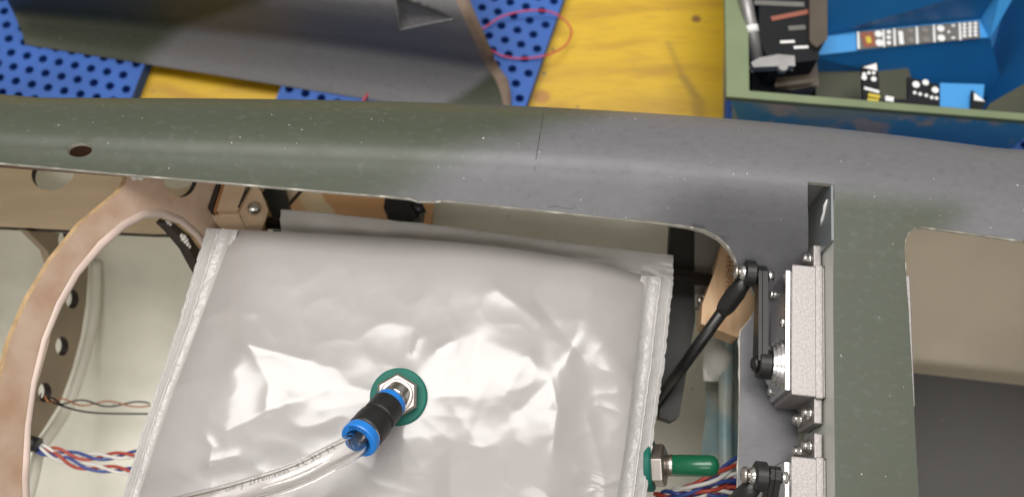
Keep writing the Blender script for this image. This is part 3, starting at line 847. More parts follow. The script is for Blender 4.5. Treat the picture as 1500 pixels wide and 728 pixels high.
M['web_grey'] = pmat('blue_grey_paint', (0.19, 0.21, 0.22), 0.4, var=0.08, vscale=60)
ya, yb_ = toF(P(1225, 263, 0))[1], toF(P(1225, 366, -8))[1]
mb = MB(); mb.box(fromF(x_step - 0.55, (ya + yb_) / 2, -30.5), 0.7, ya - yb_, 60)
web = mb.build('slot_web', 'web_grey', fus)
M['end_grey'] = pmat('slot_end_paint', (0.27, 0.28, 0.29), 0.45, var=0.08, vscale=60)
mb = MB(); mb.box(fromF(x_step - 6.2, ya + 1.6, -31), 12.4, 1.0, 56); mb.build('slot_end', 'end_grey', web)
mb = MB(); mb.tube([fromF(x_step - 1.0, toF(P(1207, y_, -8))[1], z_) for y_, z_ in ((300, -4), (306, -6), (313, -7), (320, -9), (326, -11))], [0.25, 0.7, 0.5, 0.6, 0.2], 8); mb.build('paint_chip', 'white', web)
# ---- parts inside the bay
# long plywood shelf with lightening holes
zsf = -64.0
sv = [P(-200, 90, zsf), P(420, 150, zsf), P(420, 300, zsf), P(292, 343, zsf), P(225, 343, zsf), P(0, 332, zsf), P(-200, 325, zsf)]
def inside(p, m_=2.8):
    x, y, z = toF(p); lim = crest(x) + Lof(x) * (1 if z < -30 else 0.8) - m_
    return fromF(x, min(y, lim), z)
sv = [fromF(-240, crest(-240) + Lof(-240) - 3, zsf)] + [fromF(x_, crest(x_) + Lof(x_) - 3, zsf) for x_ in (-200, -160, -120, -75)] + [P(420, 300, zsf), P(292, 343, zsf), P(225, 343, zsf), P(0, 332, zsf), P(-260, 322, zsf)]
mb = MB(); mb.prism(sv, Vector((0, 0, -3.2)), 0, 1)
shelf = mb.build('plywood_shelf', ['ply', 'burnt'], fus, weld=True)
def hole_cutter(px, py, z, rx, ry, mats, mi=1, h=6):
    c = P(px, py, z); c_ = MB()
    c_.prism([c + E3 * 3 + Vector((rx * math.cos(a), ry * math.sin(a), 0)) for a in np.linspace(0, 2 * math.pi, 29)[:-1]], Vector((0, 0, -h - 3)), mi)
    return c_.build('cutter', mats, weld=True)
boolean(shelf, [hole_cutter(78, 252, zsf, 8.0, 7.6, ['ply', 'burnt']), hole_cutter(262, 252, zsf, 7.5, 7.0, ['ply', 'burnt'])])

# dark wooden stringer glued under the skin, seen through the oval hole
mb = MB(); mb.prism([fromF(x_, crest(x_) + o_y, -15) for x_, o_y in ((-240, -3), (-110, -3), (-110, 9), (-240, 9))], Vector((0, 0, -4)))
M['stringer'] = pmat('dark_stained_wood', (0.17, 0.085, 0.05), 0.6, var=0.2, vscale=120)
mb.build('skin_stringer', 'stringer', fus)
# raw pale edge of the cut skin, uneven and chipped
def raw_edge(pxs, name):
    pth = smooth_path([PS(x, y) for x, y in pxs], 6); pth = [p + E3 * -0.7 for p in pth]
    rr = [0.16 + 0.30 * max(0, noise.noise(p * 0.35)) + (0.35 if noise.noise(p * 0.9 + Vector((7, 1, 2))) > 0.36 else 0) for p in pth]
    mb = MB(); mb.tube(pth, rr, 6); mb.build(name, 'raw_edge', fus)
M['raw_edge'] = pmat('raw_gelcoat_edge', (0.55, 0.53, 0.46), 0.6, var=0.2, vscale=300)
raw_edge(edge, 'raw_edge'); raw_edge(e2, 'raw_edge')
mb = MB()
fl = [PS(x, y) + E3 * 0.10 for x, y in ((802, 297), (808, 293), (820, 295), (834, 296), (843, 300), (838, 306), (824, 305), (815, 302), (804, 303))]
mb.prism(fl, E3 * 0.15); mb.build('paint_flake', 'deck', fus)
# the ring former
RP = plane3(P(250, 262, -24), P(15, 600, -8), P(292, 362, -43))
rout = [(-30, 760), (-14, 690), (-4, 620), (0, 560), (14, 500), (40, 440), (76, 380), (118, 328), (152, 300), (172, 284), (184, 268), (190, 246), (329, 250), (304, 305), (320, 330), (345, 362), (370, 440)]
rinn = [(338, 430), (300, 368), (285, 347), (262, 328), (236, 319), (210, 321), (182, 337), (150, 365), (115, 405), (90, 450), (68, 500), (53, 560), (45, 620), (42, 700), (44, 760)]
mb = MB(); mb.prism([PP(x, y, RP) for x, y in rout + rinn], RP[1] * -2.2, 0, 1)
ringo = mb.build('ring_former', ['ring', 'ply_edge'], fus, weld=True)
c = PP(265, 258, RP); u_, v_, _ = frame_of(RP[1])
ccut = MB(); ccut.prism([c + RP[1] * 5 + u_ * (7.0 * math.cos(a)) + v_ * (7.0 * math.sin(a)) for a in np.linspace(0, 2 * math.pi, 25)[:-1]], RP[1] * -14, 2)
cc_ = ccut.build('cutter', ['ring', 'ply_edge', 'burnt'], weld=True)
ringo.data.materials.append(M['burnt'])
boolean(ringo, [cc_])
# pale resin fillet along the inner edge
fo = [(348, 420), (312, 366), (291, 339), (266, 318), (236, 306), (208, 308), (177, 325), (143, 354), (108, 397), (82, 443), (61, 496), (45, 560), (36, 625), (32, 700), (34, 760)]
mb = MB(); vs = []
rows_f = [(0.0, 0.15), (0.25, 0.7), (0.6, 1.1), (0.85, 0.8), (1.0, 0.1)]
for (a, b_) in zip(fo, rinn):
    for t, h in rows_f:
        p = PP(a[0] + (b_[0] - a[0]) * t, a[1] + (b_[1] - a[1]) * t, RP); vs.append(p + RP[1] * (h + 0.25 * noise.noise(p * 0.15)))
mb.grid(vs, 5, len(fo)); mb.build('resin_fillet', 'fillet', ringo)
# white filler beads where the ring meets the skin
mb = MB()
for x, y, r in ((196, 258, 1.6), (206, 259, 1.3), (187, 257, 1.0)): mb.ball(P(x, y, -13), r, 10)
mb.build('filler_bead', 'filler_white', ringo)
mb = MB()
for x, y, r in ((276, 349, 1.3), (279, 353, 1.2), (273, 346, 0.9), (282, 358, 0.9), (285, 362, 0.7), (254, 326, 0.9), (257, 329, 0.7)): mb.ball(PP(x, y, RP) - RP[1] * 2.6, r, 10, k=0.7)
mb.build('filler_bead', 'filler_white', ringo)
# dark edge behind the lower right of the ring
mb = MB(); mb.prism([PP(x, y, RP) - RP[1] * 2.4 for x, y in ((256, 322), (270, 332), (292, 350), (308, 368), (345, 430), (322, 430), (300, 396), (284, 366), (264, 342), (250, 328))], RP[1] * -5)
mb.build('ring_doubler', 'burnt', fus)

# former with round holes lower left
FPn = plane3(P(100, 345, -92), P(50, 650, -118), P(130, 440, -128))
fv = [(40, 338), (131, 345), (129, 400), (126, 445), (119, 490), (106, 540), (88, 590), (66, 625), (46, 655), (34, 700), (20, 740), (0, 740), (30, 640), (55, 560), (72, 500), (80, 450), (80, 400), (70, 368)]
mb = MB(); mb.prism([PP(x, y, FPn) for x, y in fv], FPn[1] * -3, 0, 1)
frm = mb.build('lower_former', ['tan', 'tan'], fus, weld=True)
cs = []
for x, y in ((106, 438), (91, 507), (66, 574), (95, 352)):
    c = PP(x, y, FPn); uu = (PP(x + 10, y, FPn) - c).normalized(); vv = (PP(x, y + 10, FPn) - c).normalized()
    k = MB(); sx = (PP(x + 9.5, y, FPn) - c).length; sy = (PP(x, y + 14, FPn) - c).length
    k.prism([c + FPn[1] * 3 + uu * (sx * math.cos(a)) + vv * (sy * math.sin(a)) for a in np.linspace(0, 2 * math.pi, 21)[:-1]], FPn[1] * -9, 1)
    cs.append(k.build('cutter', ['tan', 'burnt'], weld=True))
frm.data.materials.clear(); frm.data.materials.append(M['tan']); frm.data.materials.append(M['burnt'])
boolean(frm, cs)
# pale resin bead along the foot of that former
mb = MB(); mb.tube(smooth_path([PP(x + 9, y, FPn) - E3 * 2 for x, y in ((129, 380), (127, 445), (120, 490), (107, 540), (89, 590), (67, 627), (46, 658), (36, 700), (24, 745))]), 2.4, 8)
mb.build('resin_bead', 'cream', frm)

# mounting block with screw, left of the bag
blk = MB(); blk.prism([P(331, 250, -40), P(372, 255, -40), P(348, 309, -40), P(315, 309, -40)], Vector((0, 0, -6)), 0, 0)
blo = blk.build('mounting_block', ['ply_pale', 'burnt'], fus, bevel=0.2)
mb = MB(); mb.prism([P(322, 250, -39.6), P(329, 250, -39.6), P(310, 311, -39.6), P(304, 305, -39.6)], Vector((0, 0, -4))); mb.build('burnt_rail', 'burnt', blo)
mb = MB(); mb.prism([P(331, 250, -39.8), P(335, 250, -39.8), P(316, 311, -39.8), P(312, 310, -39.8)], Vector((0, 0, -3))); mb.build('scorched_rail', 'orange_ply', blo)
for xx in (0, 4):
    mb = MB(); mb.prism([P(361 + xx, 272, -39.7), P(363 + xx, 272, -39.7), P(350 + xx, 304 - xx * 2, -39.7), P(348 + xx, 304 - xx * 2, -39.7)], Vector((0, 0, -0.6))); mb.build('scorch_mark', 'burnt', blo)
mb = MB(); mb.prism([P(349, 309, -42), P(370, 262, -42), P(384, 284, -43), P(393, 308, -45), P(384, 336, -45), P(368, 350, -44)], Vector((0, 0, -6)), 0, 1)
mb.build('end_block', ['ply_pale', 'ply_edge'], blo)
mb = MB(); mb.prism([P(305, 311, -43), P(348, 310, -43), P(367, 348, -44), P(335, 350, -44)], Vector((0, 0, -3)), 0, 1)
mb.build('corner_brace', ['ply_pale', 'ply_edge'], blo)
p = P(372, 306, -42)
nb = Vector((0.3, -0.4, 1)).normalized()
MB().lathe(p - nb * 1, nb, [(0, 2.3), (0.8, 2.3), (1.6, 2.0), (2.2, 1.2), (2.4, 0.3)], 20).build('screw_head', 'steel', blo)
mb = MB(); mb.prism([inside(P(398, 260, -56)), inside(P(412, 262, -56)), P(432, 345, -60), P(402, 345, -60), P(383, 285, -58)], Vector((0, 0, -8)))
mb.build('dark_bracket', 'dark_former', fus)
# stained plywood panel against the far flank
OP = plane3(P(400, 262, -66), P(640, 285, -66), P(420, 345, -100))
m = pmat('two_tone_stained_plywood', (0.34, 0.155, 0.055), 0.45)
N, L = nodes_of(m); b = N['Principled BSDF']; (X, Y, Z), pos = pos_xy(m)
nz = N.new('ShaderNodeTexNoise'); nz.inputs['Scale'].default_value = 30; nz.inputs['Detail'].default_value = 2
L.new(pos, nz.inputs['Vector'])
qa = PP(455, 300, OP)
dd = mth(m, 'ABSOLUTE', mth(m, 'ADD', mth(m, 'ADD', mth(m, 'SUBTRACT', X, qa.x), mth(m, 'MULTIPLY', mth(m, 'SUBTRACT', Y, qa.y), 0.9)), mth(m, 'MULTIPLY', mth(m, 'SUBTRACT', nz.outputs['Fac'], 0.5), 16)))
c = mixcol(m, (0.62, 0.31, 0.12), (0.68, 0.54, 0.35), mth(m, 'SUBTRACT', 1.0, sstep(m, dd, 4.5, 6.0)))
n2 = N.new('ShaderNodeTexNoise'); n2.inputs['Scale'].default_value = 45; n2.inputs['Detail'].default_value = 5
L.new(pos, n2.inputs['Vector'])
c = mixcol(m, c, (0.70, 0.43, 0.21), mth(m, 'MULTIPLY', sstep(m, n2.outputs['Fac'], 0.45, 0.7), 0.5))
L.new(c, b.inputs['Base Color'])
M['stain'] = m
mb = MB(); mb.prism([inside(PP(x, y, OP), 6) for x, y in ((392, 255), (642, 275), (634, 310), (628, 380), (430, 380), (410, 300))], OP[1] * -3, 0, 1)
mb.build('stained_panel', ['stain', 'orange_ply'], fus)
# black clamp hanging at the edge
cl = [(565, 280), (612, 284), (618, 300), (614, 318), (606, 322), (602, 345), (569, 345), (568, 316), (562, 305)]
mb = MB(); mb.prism([P(x, y, -56) for x, y in cl], Vector((0, 0, -12)))
mb.build('black_clip', 'black', fus, bevel=0.8)
mb = MB(); mb.cyl(P(608, 296, -56), P(618, 314, -57), 2.0).build('clip_lever', 'black', fus)
# carbon tube across the bay
a_, b_ = P(374, 324, -48.5), P(1052, 412, -48.5)
mb = MB(); mb.cyl(a_, b_, 2.25, seg=20).build('carbon_tube', 'carbon', fus)

# right end of the bay: dark former, grey plate, engraved beech block
xd = toF(P(1000, 440, -62))[0]
def vplate(pxs, xf, th, name, mat, par, side=1):
    """polygon given in pixels on the cross plane x = xf of the hull"""
    pl_ = (fromF(xf, 0, 0), E1)
    mb = MB(); mb.prism([PP(x, y, pl_) for x, y in pxs], E1 * (th * side))
    return mb.build(name, mat, par)
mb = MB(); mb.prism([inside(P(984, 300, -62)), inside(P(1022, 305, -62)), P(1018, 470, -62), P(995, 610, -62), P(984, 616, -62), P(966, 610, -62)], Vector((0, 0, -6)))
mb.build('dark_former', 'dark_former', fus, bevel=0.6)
mb = MB(); mb.prism([inside(P(1018, 320, -58)), inside(P(1100, 330, -58)), P(1075, 455, -58), P(1018, 450, -58)], Vector((0, 0, -3)))
mb.build('grey_plate', 'grey_plate', fus, bevel=0.4)
mb = MB()
zb0 = -45
wb_px = [(1064, 340), (1100, 336), (1124, 400), (1122, 450), (1080, 494), (1027, 474), (1029, 445), (1046, 400)]
mb.prism([P(x, y, zb0) for x, y in wb_px], Vector((0, 0, -9)), 0)
wbk = mb.build('beech_block', 'block', fus, bevel=0.5)
tv, tf = text_mesh('THAIPHU', 3.6)
dirp = (P(1066, 452, zb0) - P(1071, 352, zb0)).normalized()
a0 = P(1068, 402, zb0 + 0.12)
px_d = (P(1067, 440, zb0) - P(1071, 362, zb0)).normalized(); py_d = Vector((-px_d.y, px_d.x, 0))
mb = MB(); mb.add([a0 + px_d * v.x * 0.95 + py_d * v.y for v in tv], tf); mb.build('engraved_lettering', 'engraved', wbk)
for x, y in ((1052, 395), (1030, 438)):
    p = P(x, y, -52)
    MB().lathe(p, (Vector((-0.8, -0.25, 0.5))), [(0, 1.9), (1.1, 1.9), (1.1, 1.0), (0.6, 1.0)], 18).build('screw_head', 'nickel', fus)
# teal stained resin joints and pale filler behind the pushrod
mb = MB()
vs = []
tz = -92
for t in np.linspace(0, 1, 26):
    for s in np.linspace(0, 1, 8):
        x0, x1 = 1028 + 6 * math.sin(t * 5), 1100
        p = P(x0 + (x1 - x0) * s, 475 + t * 290, tz)
        vs.append(p + E3 * (6 * s + 3.0 * noise.noise(p * 0.06) - 4 * math.sin(s * math.pi)))
mb.grid(vs, 8, 26); mb.build('teal_resin_joint', 'teal', fus)
mb = MB(); mb.tube(smooth_path([P(1066, 470, -70), P(1064, 540, -76), P(1062, 620, -80), P(1064, 760, -82)]), [2.6] * 25, 8)
mb.build('resin_ridge', 'teal', fus)
mb = MB()
vs = []
for j in range(14):
    for i in range(14):
        u, v = i / 13, j / 13
        p = P(1030 + 45 * u, 488 + 70 * v, -80)
        h = 9 * max(0, 1 - ((u - .5) ** 2 + (v - .5) ** 2) * 4) ** 0.5 + 1.5 * noise.noise(p * 0.2)
        vs.append(p + E3 * h)
mb.grid(vs, 14, 14); mb.build('filler_lump', 'filler_white', fus)

# cover sheet inside the right bay
zcv = -122
mb = MB(); mb.prism([P(1338, 546, zcv), P(1640, 580, zcv), P(1640, 980, zcv), P(1330, 980, zcv)], Vector((0, 0, -14)))
tag(mb.build('cover_sheet', 'dark_foam', bevel=0.8), 'charcoal grey flat cover lying in the right hand bay beside the olive strip', 'cover')

# ================================================================== SERVOS
def servo():
    zt = -10.5
    c0 = P(1160, 480, zt); f0 = toF(c0)
    O = fromF(f0[0], f0[1], zt)                     # middle of the upper left edge of the case
    o = thing('servo', O - E3 * 20, 'aluminium servo with black arm, upper of the two beside the olive strip', 'servo', 'aluminium servos beside the olive strip')
    def W(x, y, z): return O + E1 * x + E2 * y + E3 * z
    mb = MB(); mb.box(W(17.7, 0, -10), 35.4, 40, 20); case = mb.build('case', 'alu', o, bevel=0.35)
    mb = MB(); mb.box(W(-0.75, 0, -10.6), 1.5, 37, 18.4); mb.build('case_cap', 'alu_edge', case, bevel=0.25)
    for y, z in ((2.5, -3.4), (15.5, -17.2), (-15.5, -17.2)):
        if True:
            mb = MB(); mb.lathe(W(-1.4, y, z), -E1, [(0, 1.5), (0.9, 1.5), (1.3, 1.1), (1.35, 0.5)], 14); mb.build('case_screw', 'steel', case)
    mb = MB(); mb.box(W(8.0, 0, -10), 2.2, 40.7, 20.7); mb.build('case_flange', 'alu', case, bevel=0.25)
    mb = MB(); mb.box(W(10.3, 0, -10), 1.4, 40.4, 20.4); mb.build('case_gasket', 'black', case)
    # mounting lugs
    for sgn in (1, -1):
        mb = MB(); mb.box(W(8.0, sgn * 23.6, -10), 2.4, 7.6, 17.6)
        lug = mb.build('mounting_lug', 'alu', o, bevel=0.35)
        for z in (-5, -15):
            p = W(6.9, sgn * 23.9, z)
            mb = MB(); mb.lathe(p, -E1, [(0, 2.2), (1.0, 2.2), (1.0, 1.7), (2.0, 1.7), (2.6, 1.2), (2.7, 0.5)], 18)
            mb.build('mounting_screw', 'steel', lug)
            mb = MB(); mb.box(W(9.6, sgn * 26.2, z), 1.4, 2.2, 3.4); mb.build('rubber_grommet', 'black', lug)
    # output boss, horn
    yo = -9.3; zo = -10.0
    boss = MB(); boss.lathe(W(-1.4, yo, zo), -E1, [(0, 8.2), (0.9, 8.0), (0.9, 7.2), (1.9, 7.0), (1.9, 6.2), (2.7, 6.0), (2.8, 4.0)], 36)
    boss.build('output_boss', 'alu_edge', o, sharp=30)
    horn = MB()
    horn.lathe(W(-4.0, yo, zo), -E1, [(0, 4.2), (0.3, 4.5), (3.4, 4.5), (3.7, 4.2)], 28)
    ho = horn.build('servo_arm', 'satin_black', o, sharp=30)
    arm = MB()
    L_ = 29.0
    for (xo, th) in ((-5.4, 1.6), (-7.2, 1.1)):
        prof = []
        for t in np.linspace(0, 1, 9): prof.append((yo + L_ * t, 4.0 - 1.6 * t))
        pts_ = [W(xo, y, zo + r) for y, r in prof] + [W(xo, yo + L_ + 2.2, zo + 1.0), W(xo, yo + L_ + 2.2, zo - 1.0)] + [W(xo, y, zo - r) for y, r in prof[::-1]]
        arm.prism(pts_, -E1 * th)
        if th < 1.5: pass
    arm.build('arm_blade', 'satin_black', ho, bevel=0.25)
    MB().lathe(W(-7.6, yo, zo), -E1, [(0, 2.6), (1.0, 2.6), (1.6, 2.0), (2.0, 1.2), (2.0, 0.4)], 18).build('arm_screw', 'carbon', ho)
    # ball link at the tip
    yt = yo + L_ - 0.6
    ps = MB(); ps.cyl(W(-3.0, yt, zo), W(-14.0, yt, zo), 1.0, seg=14)
    ps.cyl(W(-3.2, yt, zo), W(-5.3, yt, zo), 1.7, seg=12)
    ps.build('pivot_pin', 'steel', ho)
    return o, W, yt, zo
sv1, W, yt, zo = servo()
OFFS = -E2 * 57.5
sv2 = copy_thing(sv1, OFFS, 'aluminium servo cut off by the lower edge, below the other one')

PHI = math.radians(40)
pivot = W(-4.0, -9.3, -10.0)
Rm = Matrix.Rotation(-PHI, 3, E1)
if (Rm @ E2).z < 0: Rm = Matrix.Rotation(PHI, 3, E1)
for ch in sv2.children:
    if ch.name.startswith('servo_arm'):
        pv = (pivot + OFFS) * S - sv2.location
        ch.location = pv + Rm @ (ch.location - pv); ch.rotation_euler = Rm.to_euler()
tip1 = W(-10.6, yt, zo + 0.6)
TIPOFF = (pivot + Rm @ (tip1 - pivot)) - tip1
def pushrod():
    tip = W(-10.6, yt, zo + 0.6)
    o = thing('pushrod', tip, 'black pushrod running from the upper servo arm down into the bay', 'pushrod', 'black pushrods with ball ends')
    end = P(958, 596, -62)
    d = (end - tip).normalized()
    eye = MB(); eye.lathe(tip + E1 * 1.8, -E1, [(0, 3.3), (0.5, 4.1), (3.2, 4.1), (3.7, 3.3)], 26)
    eo = eye.build('ball_end', 'satin_black', o, sharp=30)
    neck = MB(); neck.tube([tip + d * 2.4, tip + d * 6, tip + d * 8, tip + d * 13.5, tip + d * 15, tip + d * 16], [2.4, 2.7, 3.0, 2.9, 2.6, 2.25], 12); neck.build('ball_end_shank', 'satin_black', eo)
    MB().tube([tip + d * 12, end], 1.95, 12).build('rod', 'carbon', o)
    MB().ball(tip - E1 * 1.6, 2.5, 18, E1).build('ball', 'steel', eo)
    MB().lathe(tip - E1 * 2.6, -E1, [(0, 1.4), (1.2, 1.4), (1.25, 2.3), (2.0, 2.3), (2.6, 1.7), (2.8, 0.5)], 20).build('ball_screw', 'nickel', eo)
    return o
pr1 = pushrod()
pr2 = copy_thing(pr1, OFFS + TIPOFF, 'black ball end with silver screw at the bottom edge, on the lower servo arm')

# ================================================================== FUEL BAG
bag = thing('fuel_bag', P(580, 560, -70), 'milky translucent plastic bag with welded seams filling the bay', 'bag')
def lerp2(pts_, v):
    ys = [p[0] for p in pts_]; return np.interp(v, ys, [p[1] for p in pts_])
# outline by height in the photograph: v = 0 is the upper fold, 1 the lower frame edge, beyond that out of frame
Lin = [(0, 343), (0.35, 292), (0.6, 255), (0.8, 228), (1.0, 203), (1.4, 160)]
Rin = [(0, 945), (0.35, 932), (0.6, 922), (0.8, 914), (1.0, 904), (1.4, 885)]
def top_y(u): return np.interp(u, [0, 0.1, 0.4, 0.7, 1.0], [336, 338, 349, 366, 404])
def seg_d(px, py, a, b_):
    ax, ay = a; bx, by = b_
    t = ((px - ax) * (bx - ax) + (py - ay) * (by - ay)) / ((bx - ax) ** 2 + (by - ay) ** 2)
    t = min(max(t, 0), 1)
    s = (bx - ax) * (py - ay) - (by - ay) * (px - ax)
    return math.hypot(px - ax - t * (bx - ax), py - ay - t * (by - ay)), t, s
YB = ([150, 250, 330, 362, 450, 550, 600, 640, 668, 720, 770, 806, 830, 860, 890, 945], [610, 575, 560, 500, 538, 578, 562, 515, 494, 500, 522, 556, 520, 480, 505, 600])
YL = ([150, 330, 470, 540, 600, 700, 816, 945], [690, 632, 612, 606, 650, 680, 640, 690])
def sp(x, w): return w * math.log1p(math.exp(max(-30, min(30, x / w))))
rng = random.Random(11)
CREASES = [([(300, 640), (312, 655), (306, 676)], 0.40, 9), ([(306, 676), (345, 668)], 0.3, 8), ([(606, 515), (612, 496)], 0.35, 9), ([(640, 512), (660, 500)], 0.3, 8),
           ([(806, 556), (818, 600), (812, 640)], 0.8, 16), ([(730, 425), (790, 470)], 0.8, 22), ([(860, 610), (880, 680), (885, 720)], 0.4, 12),
           ([(330, 545), (250, 570)], 0.5, 16), ([(420, 590), (480, 570)], 0.35, 16), ([(590, 640), (640, 728)], 0.5, 26), ([(362, 500), (350, 450)], 0.5, 18),
           ([(362, 505), (395, 560), (390, 600)], 0.5, 16), ([(362, 505), (450, 528)], 0.5, 14), ([(332, 630), (420, 590)], 0.45, 16), ([(700, 500), (690, 560)], -0.5, 22),
           ([(770, 522), (740, 580)], 0.4, 18), ([(806, 556), (760, 600)], -0.4, 18), ([(850, 470), (830, 530)], 0.5, 18), ([(785, 440), (850, 520)], -0.4, 14)]
for k in range(9):                                   # the film puckers round the fitting
    a = 2 * math.pi * k / 9 + rng.uniform(-0.2, 0.2); l = rng.uniform(70, 120)
    CREASES.append(([(584 + 44 * math.cos(a), 581 + 44 * math.sin(a)), (584 + l * math.cos(a), 581 + l * math.sin(a))], rng.uniform(0.08, 0.22), rng.uniform(9, 15)))
for k in range(22):                                  # short pulls running in from the welded edges
    y = rng.uniform(380, 760); t = (y - 336) / 392
    if k % 2: x = 343 - 130 * t; d = 1
    else: x = 943 - 40 * t; d = -1
    l = rng.uniform(25, 75)
    CREASES.append(([(x, y), (x + d * l, y + rng.uniform(-22, 22))], rng.uniform(-0.3, 0.35), rng.uniform(6, 12)))
for k in range(20):                                  # soft random folds
    x, y = rng.uniform(260, 900), rng.uniform(400, 790); a = rng.uniform(0, math.pi); l = rng.uniform(25, 90)
    CREASES.append(([(x, y), (x + l * math.cos(a), y + l * math.sin(a))], rng.uniform(-0.22, 0.22), rng.uniform(12, 26)))
XS_ = np.arange(-100, 1200, 2.0); _k = np.exp(-0.5 * (np.arange(-20, 21) * 2.0 / 11.0) ** 2); _k /= _k.sum()
YB_ = np.convolve(np.pad(np.interp(XS_, *YB), 20, mode='edge'), _k, 'valid'); YL_ = np.convolve(np.pad(np.interp(XS_, *YL), 20, mode='edge'), _k, 'valid')
def spn(x, w): return w * np.logaddexp(0, x / w)
def bag_field(U, V, PX, PY):
    uu = np.clip(U, 0, 1); vv = np.maximum(V, 0)
    z = np.full(U.shape, -22.0)
    z -= 0.034 * spn(np.interp(PX, XS_, YB_) - PY, 4.5)
    z -= 0.020 * spn(PY - np.interp(PX, XS_, YL_), 6.0)
    z -= 0.020 * np.clip((PX - 590) / 70, 0, 1) * spn(PY - np.interp(PX, XS_, YB_) - 34 + 14 * np.sin(PX * 0.045), 12.0)
    z -= 5.0 * np.exp(-vv / 0.03)
    z -= 0.038 * spn(362 - 0.24 * (PY - 500) - PX, 9.0) + 3.0 * np.exp(-uu / 0.03)
    z -= 0.022 * spn(PX - 815, 16.0) + 2.0 * np.exp(-(1 - uu) / 0.03)
    for pl_, h, w in CREASES:
        dmin = np.full(U.shape, 1e9)
        for (ax_, ay_), (bx_, by_) in zip(pl_[:-1], pl_[1:]):
            t = np.clip(((PX - ax_) * (bx_ - ax_) + (PY - ay_) * (by_ - ay_)) / ((bx_ - ax_) ** 2 + (by_ - ay_) ** 2), 0, 1)
            # taper towards the ends, so the crease dies out
            dd = np.hypot(PX - ax_ - t * (bx_ - ax_), PY - ay_ - t * (by_ - ay_))
            dmin = np.minimum(dmin, dd)
        z += h * np.exp(-(dmin / w) ** 1.25)
    kk = np.minimum(1, vv * 3)
    nf = np.zeros(U.shape)
    fx, fy, fk = PX.ravel(), PY.ravel(), kk.ravel(); out = nf.ravel()
    for i in range(out.size):
        q = Vector((fx[i] * 0.006, fy[i] * 0.007, 1.7))
        q2 = Vector((fx[i] * 0.016 + fy[i] * 0.010, fy[i] * 0.017 - fx[i] * 0.007, 4.2))
        out[i] = (0.9 * noise.noise(q) + 0.22 * noise.noise(q * 2.9)) * (0.3 + 0.7 * fk[i]) + 0.22 * (1 - abs(noise.noise(q2))) ** 2 * fk[i] + 0.03 * noise.noise(q2 * 3.1)
    return z + nf
NU, NV = 240, 200
Vg = np.repeat(np.linspace(0, 1.4, NV)[:, None], NU, 1); Ug = np.repeat(np.linspace(0, 1, NU)[None, :], NV, 0)
Lx_ = np.interp(Vg, [p[0] for p in Lin], [p[1] for p in Lin]); Rx_ = np.interp(Vg, [p[0] for p in Rin], [p[1] for p in Rin])
PXg = Lx_ * (1 - Ug) + Rx_ * Ug; TY = np.polyval(np.polyfit([0, 0.1, 0.4, 0.7, 0.88, 1.0], [336, 338.5, 349, 366, 385, 404], 3), Ug); PYg = TY + (728 - TY) * Vg
Zg = bag_field(Ug, Vg, PXg, PYg)
front = [P(a, b_, c_) for a, b_, c_ in zip(PXg.ravel(), PYg.ravel(), Zg.ravel())]
mb = MB(); mb.grid(front, NU, NV)
# lower side of the pillow, closed along the edge
back = []
for j in range(NV):
    for i in range(NU):
        p = front[j * NU + i]; u = i / (NU - 1); v = j / (NV - 1)
        e = min(u, 1 - u, v, 1 - v) * 2
        back.append(Vector((p.x, p.y, p.z - 0.3 - 62 * math.sqrt(max(0, 1 - (1 - e) ** 4)))))
mb.grid(back, NU, NV)
film = mb.build('film_panel', 'film', bag)

def seam(outer_px, inner_px, z, name, mat, n=90, mcol=9, rough=0.5, par=None, crinkle=1.0, lines=((10, 0.3), (4, 0.28), (1, 0.2))):
    vs = []
    oy = [p[1] for p in outer_px]; iy = [p[1] for p in inner_px]
    for j in range(n):
        t = j / (n - 1)
        yo_ = oy[0] + (oy[-1] - oy[0]) * t; yi = iy[0] + (iy[-1] - iy[0]) * t
        xo_ = np.interp(yo_, oy, [p[0] for p in outer_px]); xi_ = np.interp(yi, iy, [p[0] for p in inner_px])
        xo_ += crinkle * 2.2 * noise.noise(Vector((j * 0.9, 0.3, 0.7)))
        for i in range(mcol):
            s = i / (mcol - 1)
            zz = z[0] + (z[1] - z[0]) * s + (z[2] * t)
            zz += crinkle * 0.5 * (0.9 * noise.noise(Vector((j * 0.35, s * 5, 3.3))) + 0.35 * noise.noise(Vector((j * 0.9, s * 9, 1.3))))
            zz += 1.0 * math.exp(-((s - 0.92) / 0.06) ** 2) + 0.9 * math.exp(-((s - 0.45) / 0.1) ** 2)
            vs.append(P(xo_ + (xi_ - xo_) * s, yo_ + (yi - yo_) * s, zz))
    a = np.array([tuple(v) for v in vs])
    mb = MB(); mb.grid(vs, mcol, n); mb.grid([v - E3 * 0.5 for v in vs], mcol, n)
    so = mb.build(name, mat, par or bag)
    for si, rr in lines:
        ln = MB(); ln.tube([vs[j * mcol + si] + E3 * 0.12 for j in range(n)], rr, 6); ln.build('weld_line', 'weld_bright', so)
    return so
seam([(303, 334), (283, 400), (262, 470), (240, 540), (215, 612), (190, 690), (170, 760), (140, 880)],
     [(348, 337), (325, 410), (300, 480), (272, 545), (247, 610), (225, 680), (200, 760), (165, 880)], (-38, -34.5, 0), 'side_seam', 'weld', 110, 11)
seam([(987, 406), (980, 470), (972, 540), (960, 620), (946, 730), (930, 880)],
     [(940, 404), (930, 470), (922, 540), (914, 620), (898, 730), (880, 880)], (-39, -34.5, 0), 'side_seam', 'weld', 100, 11)
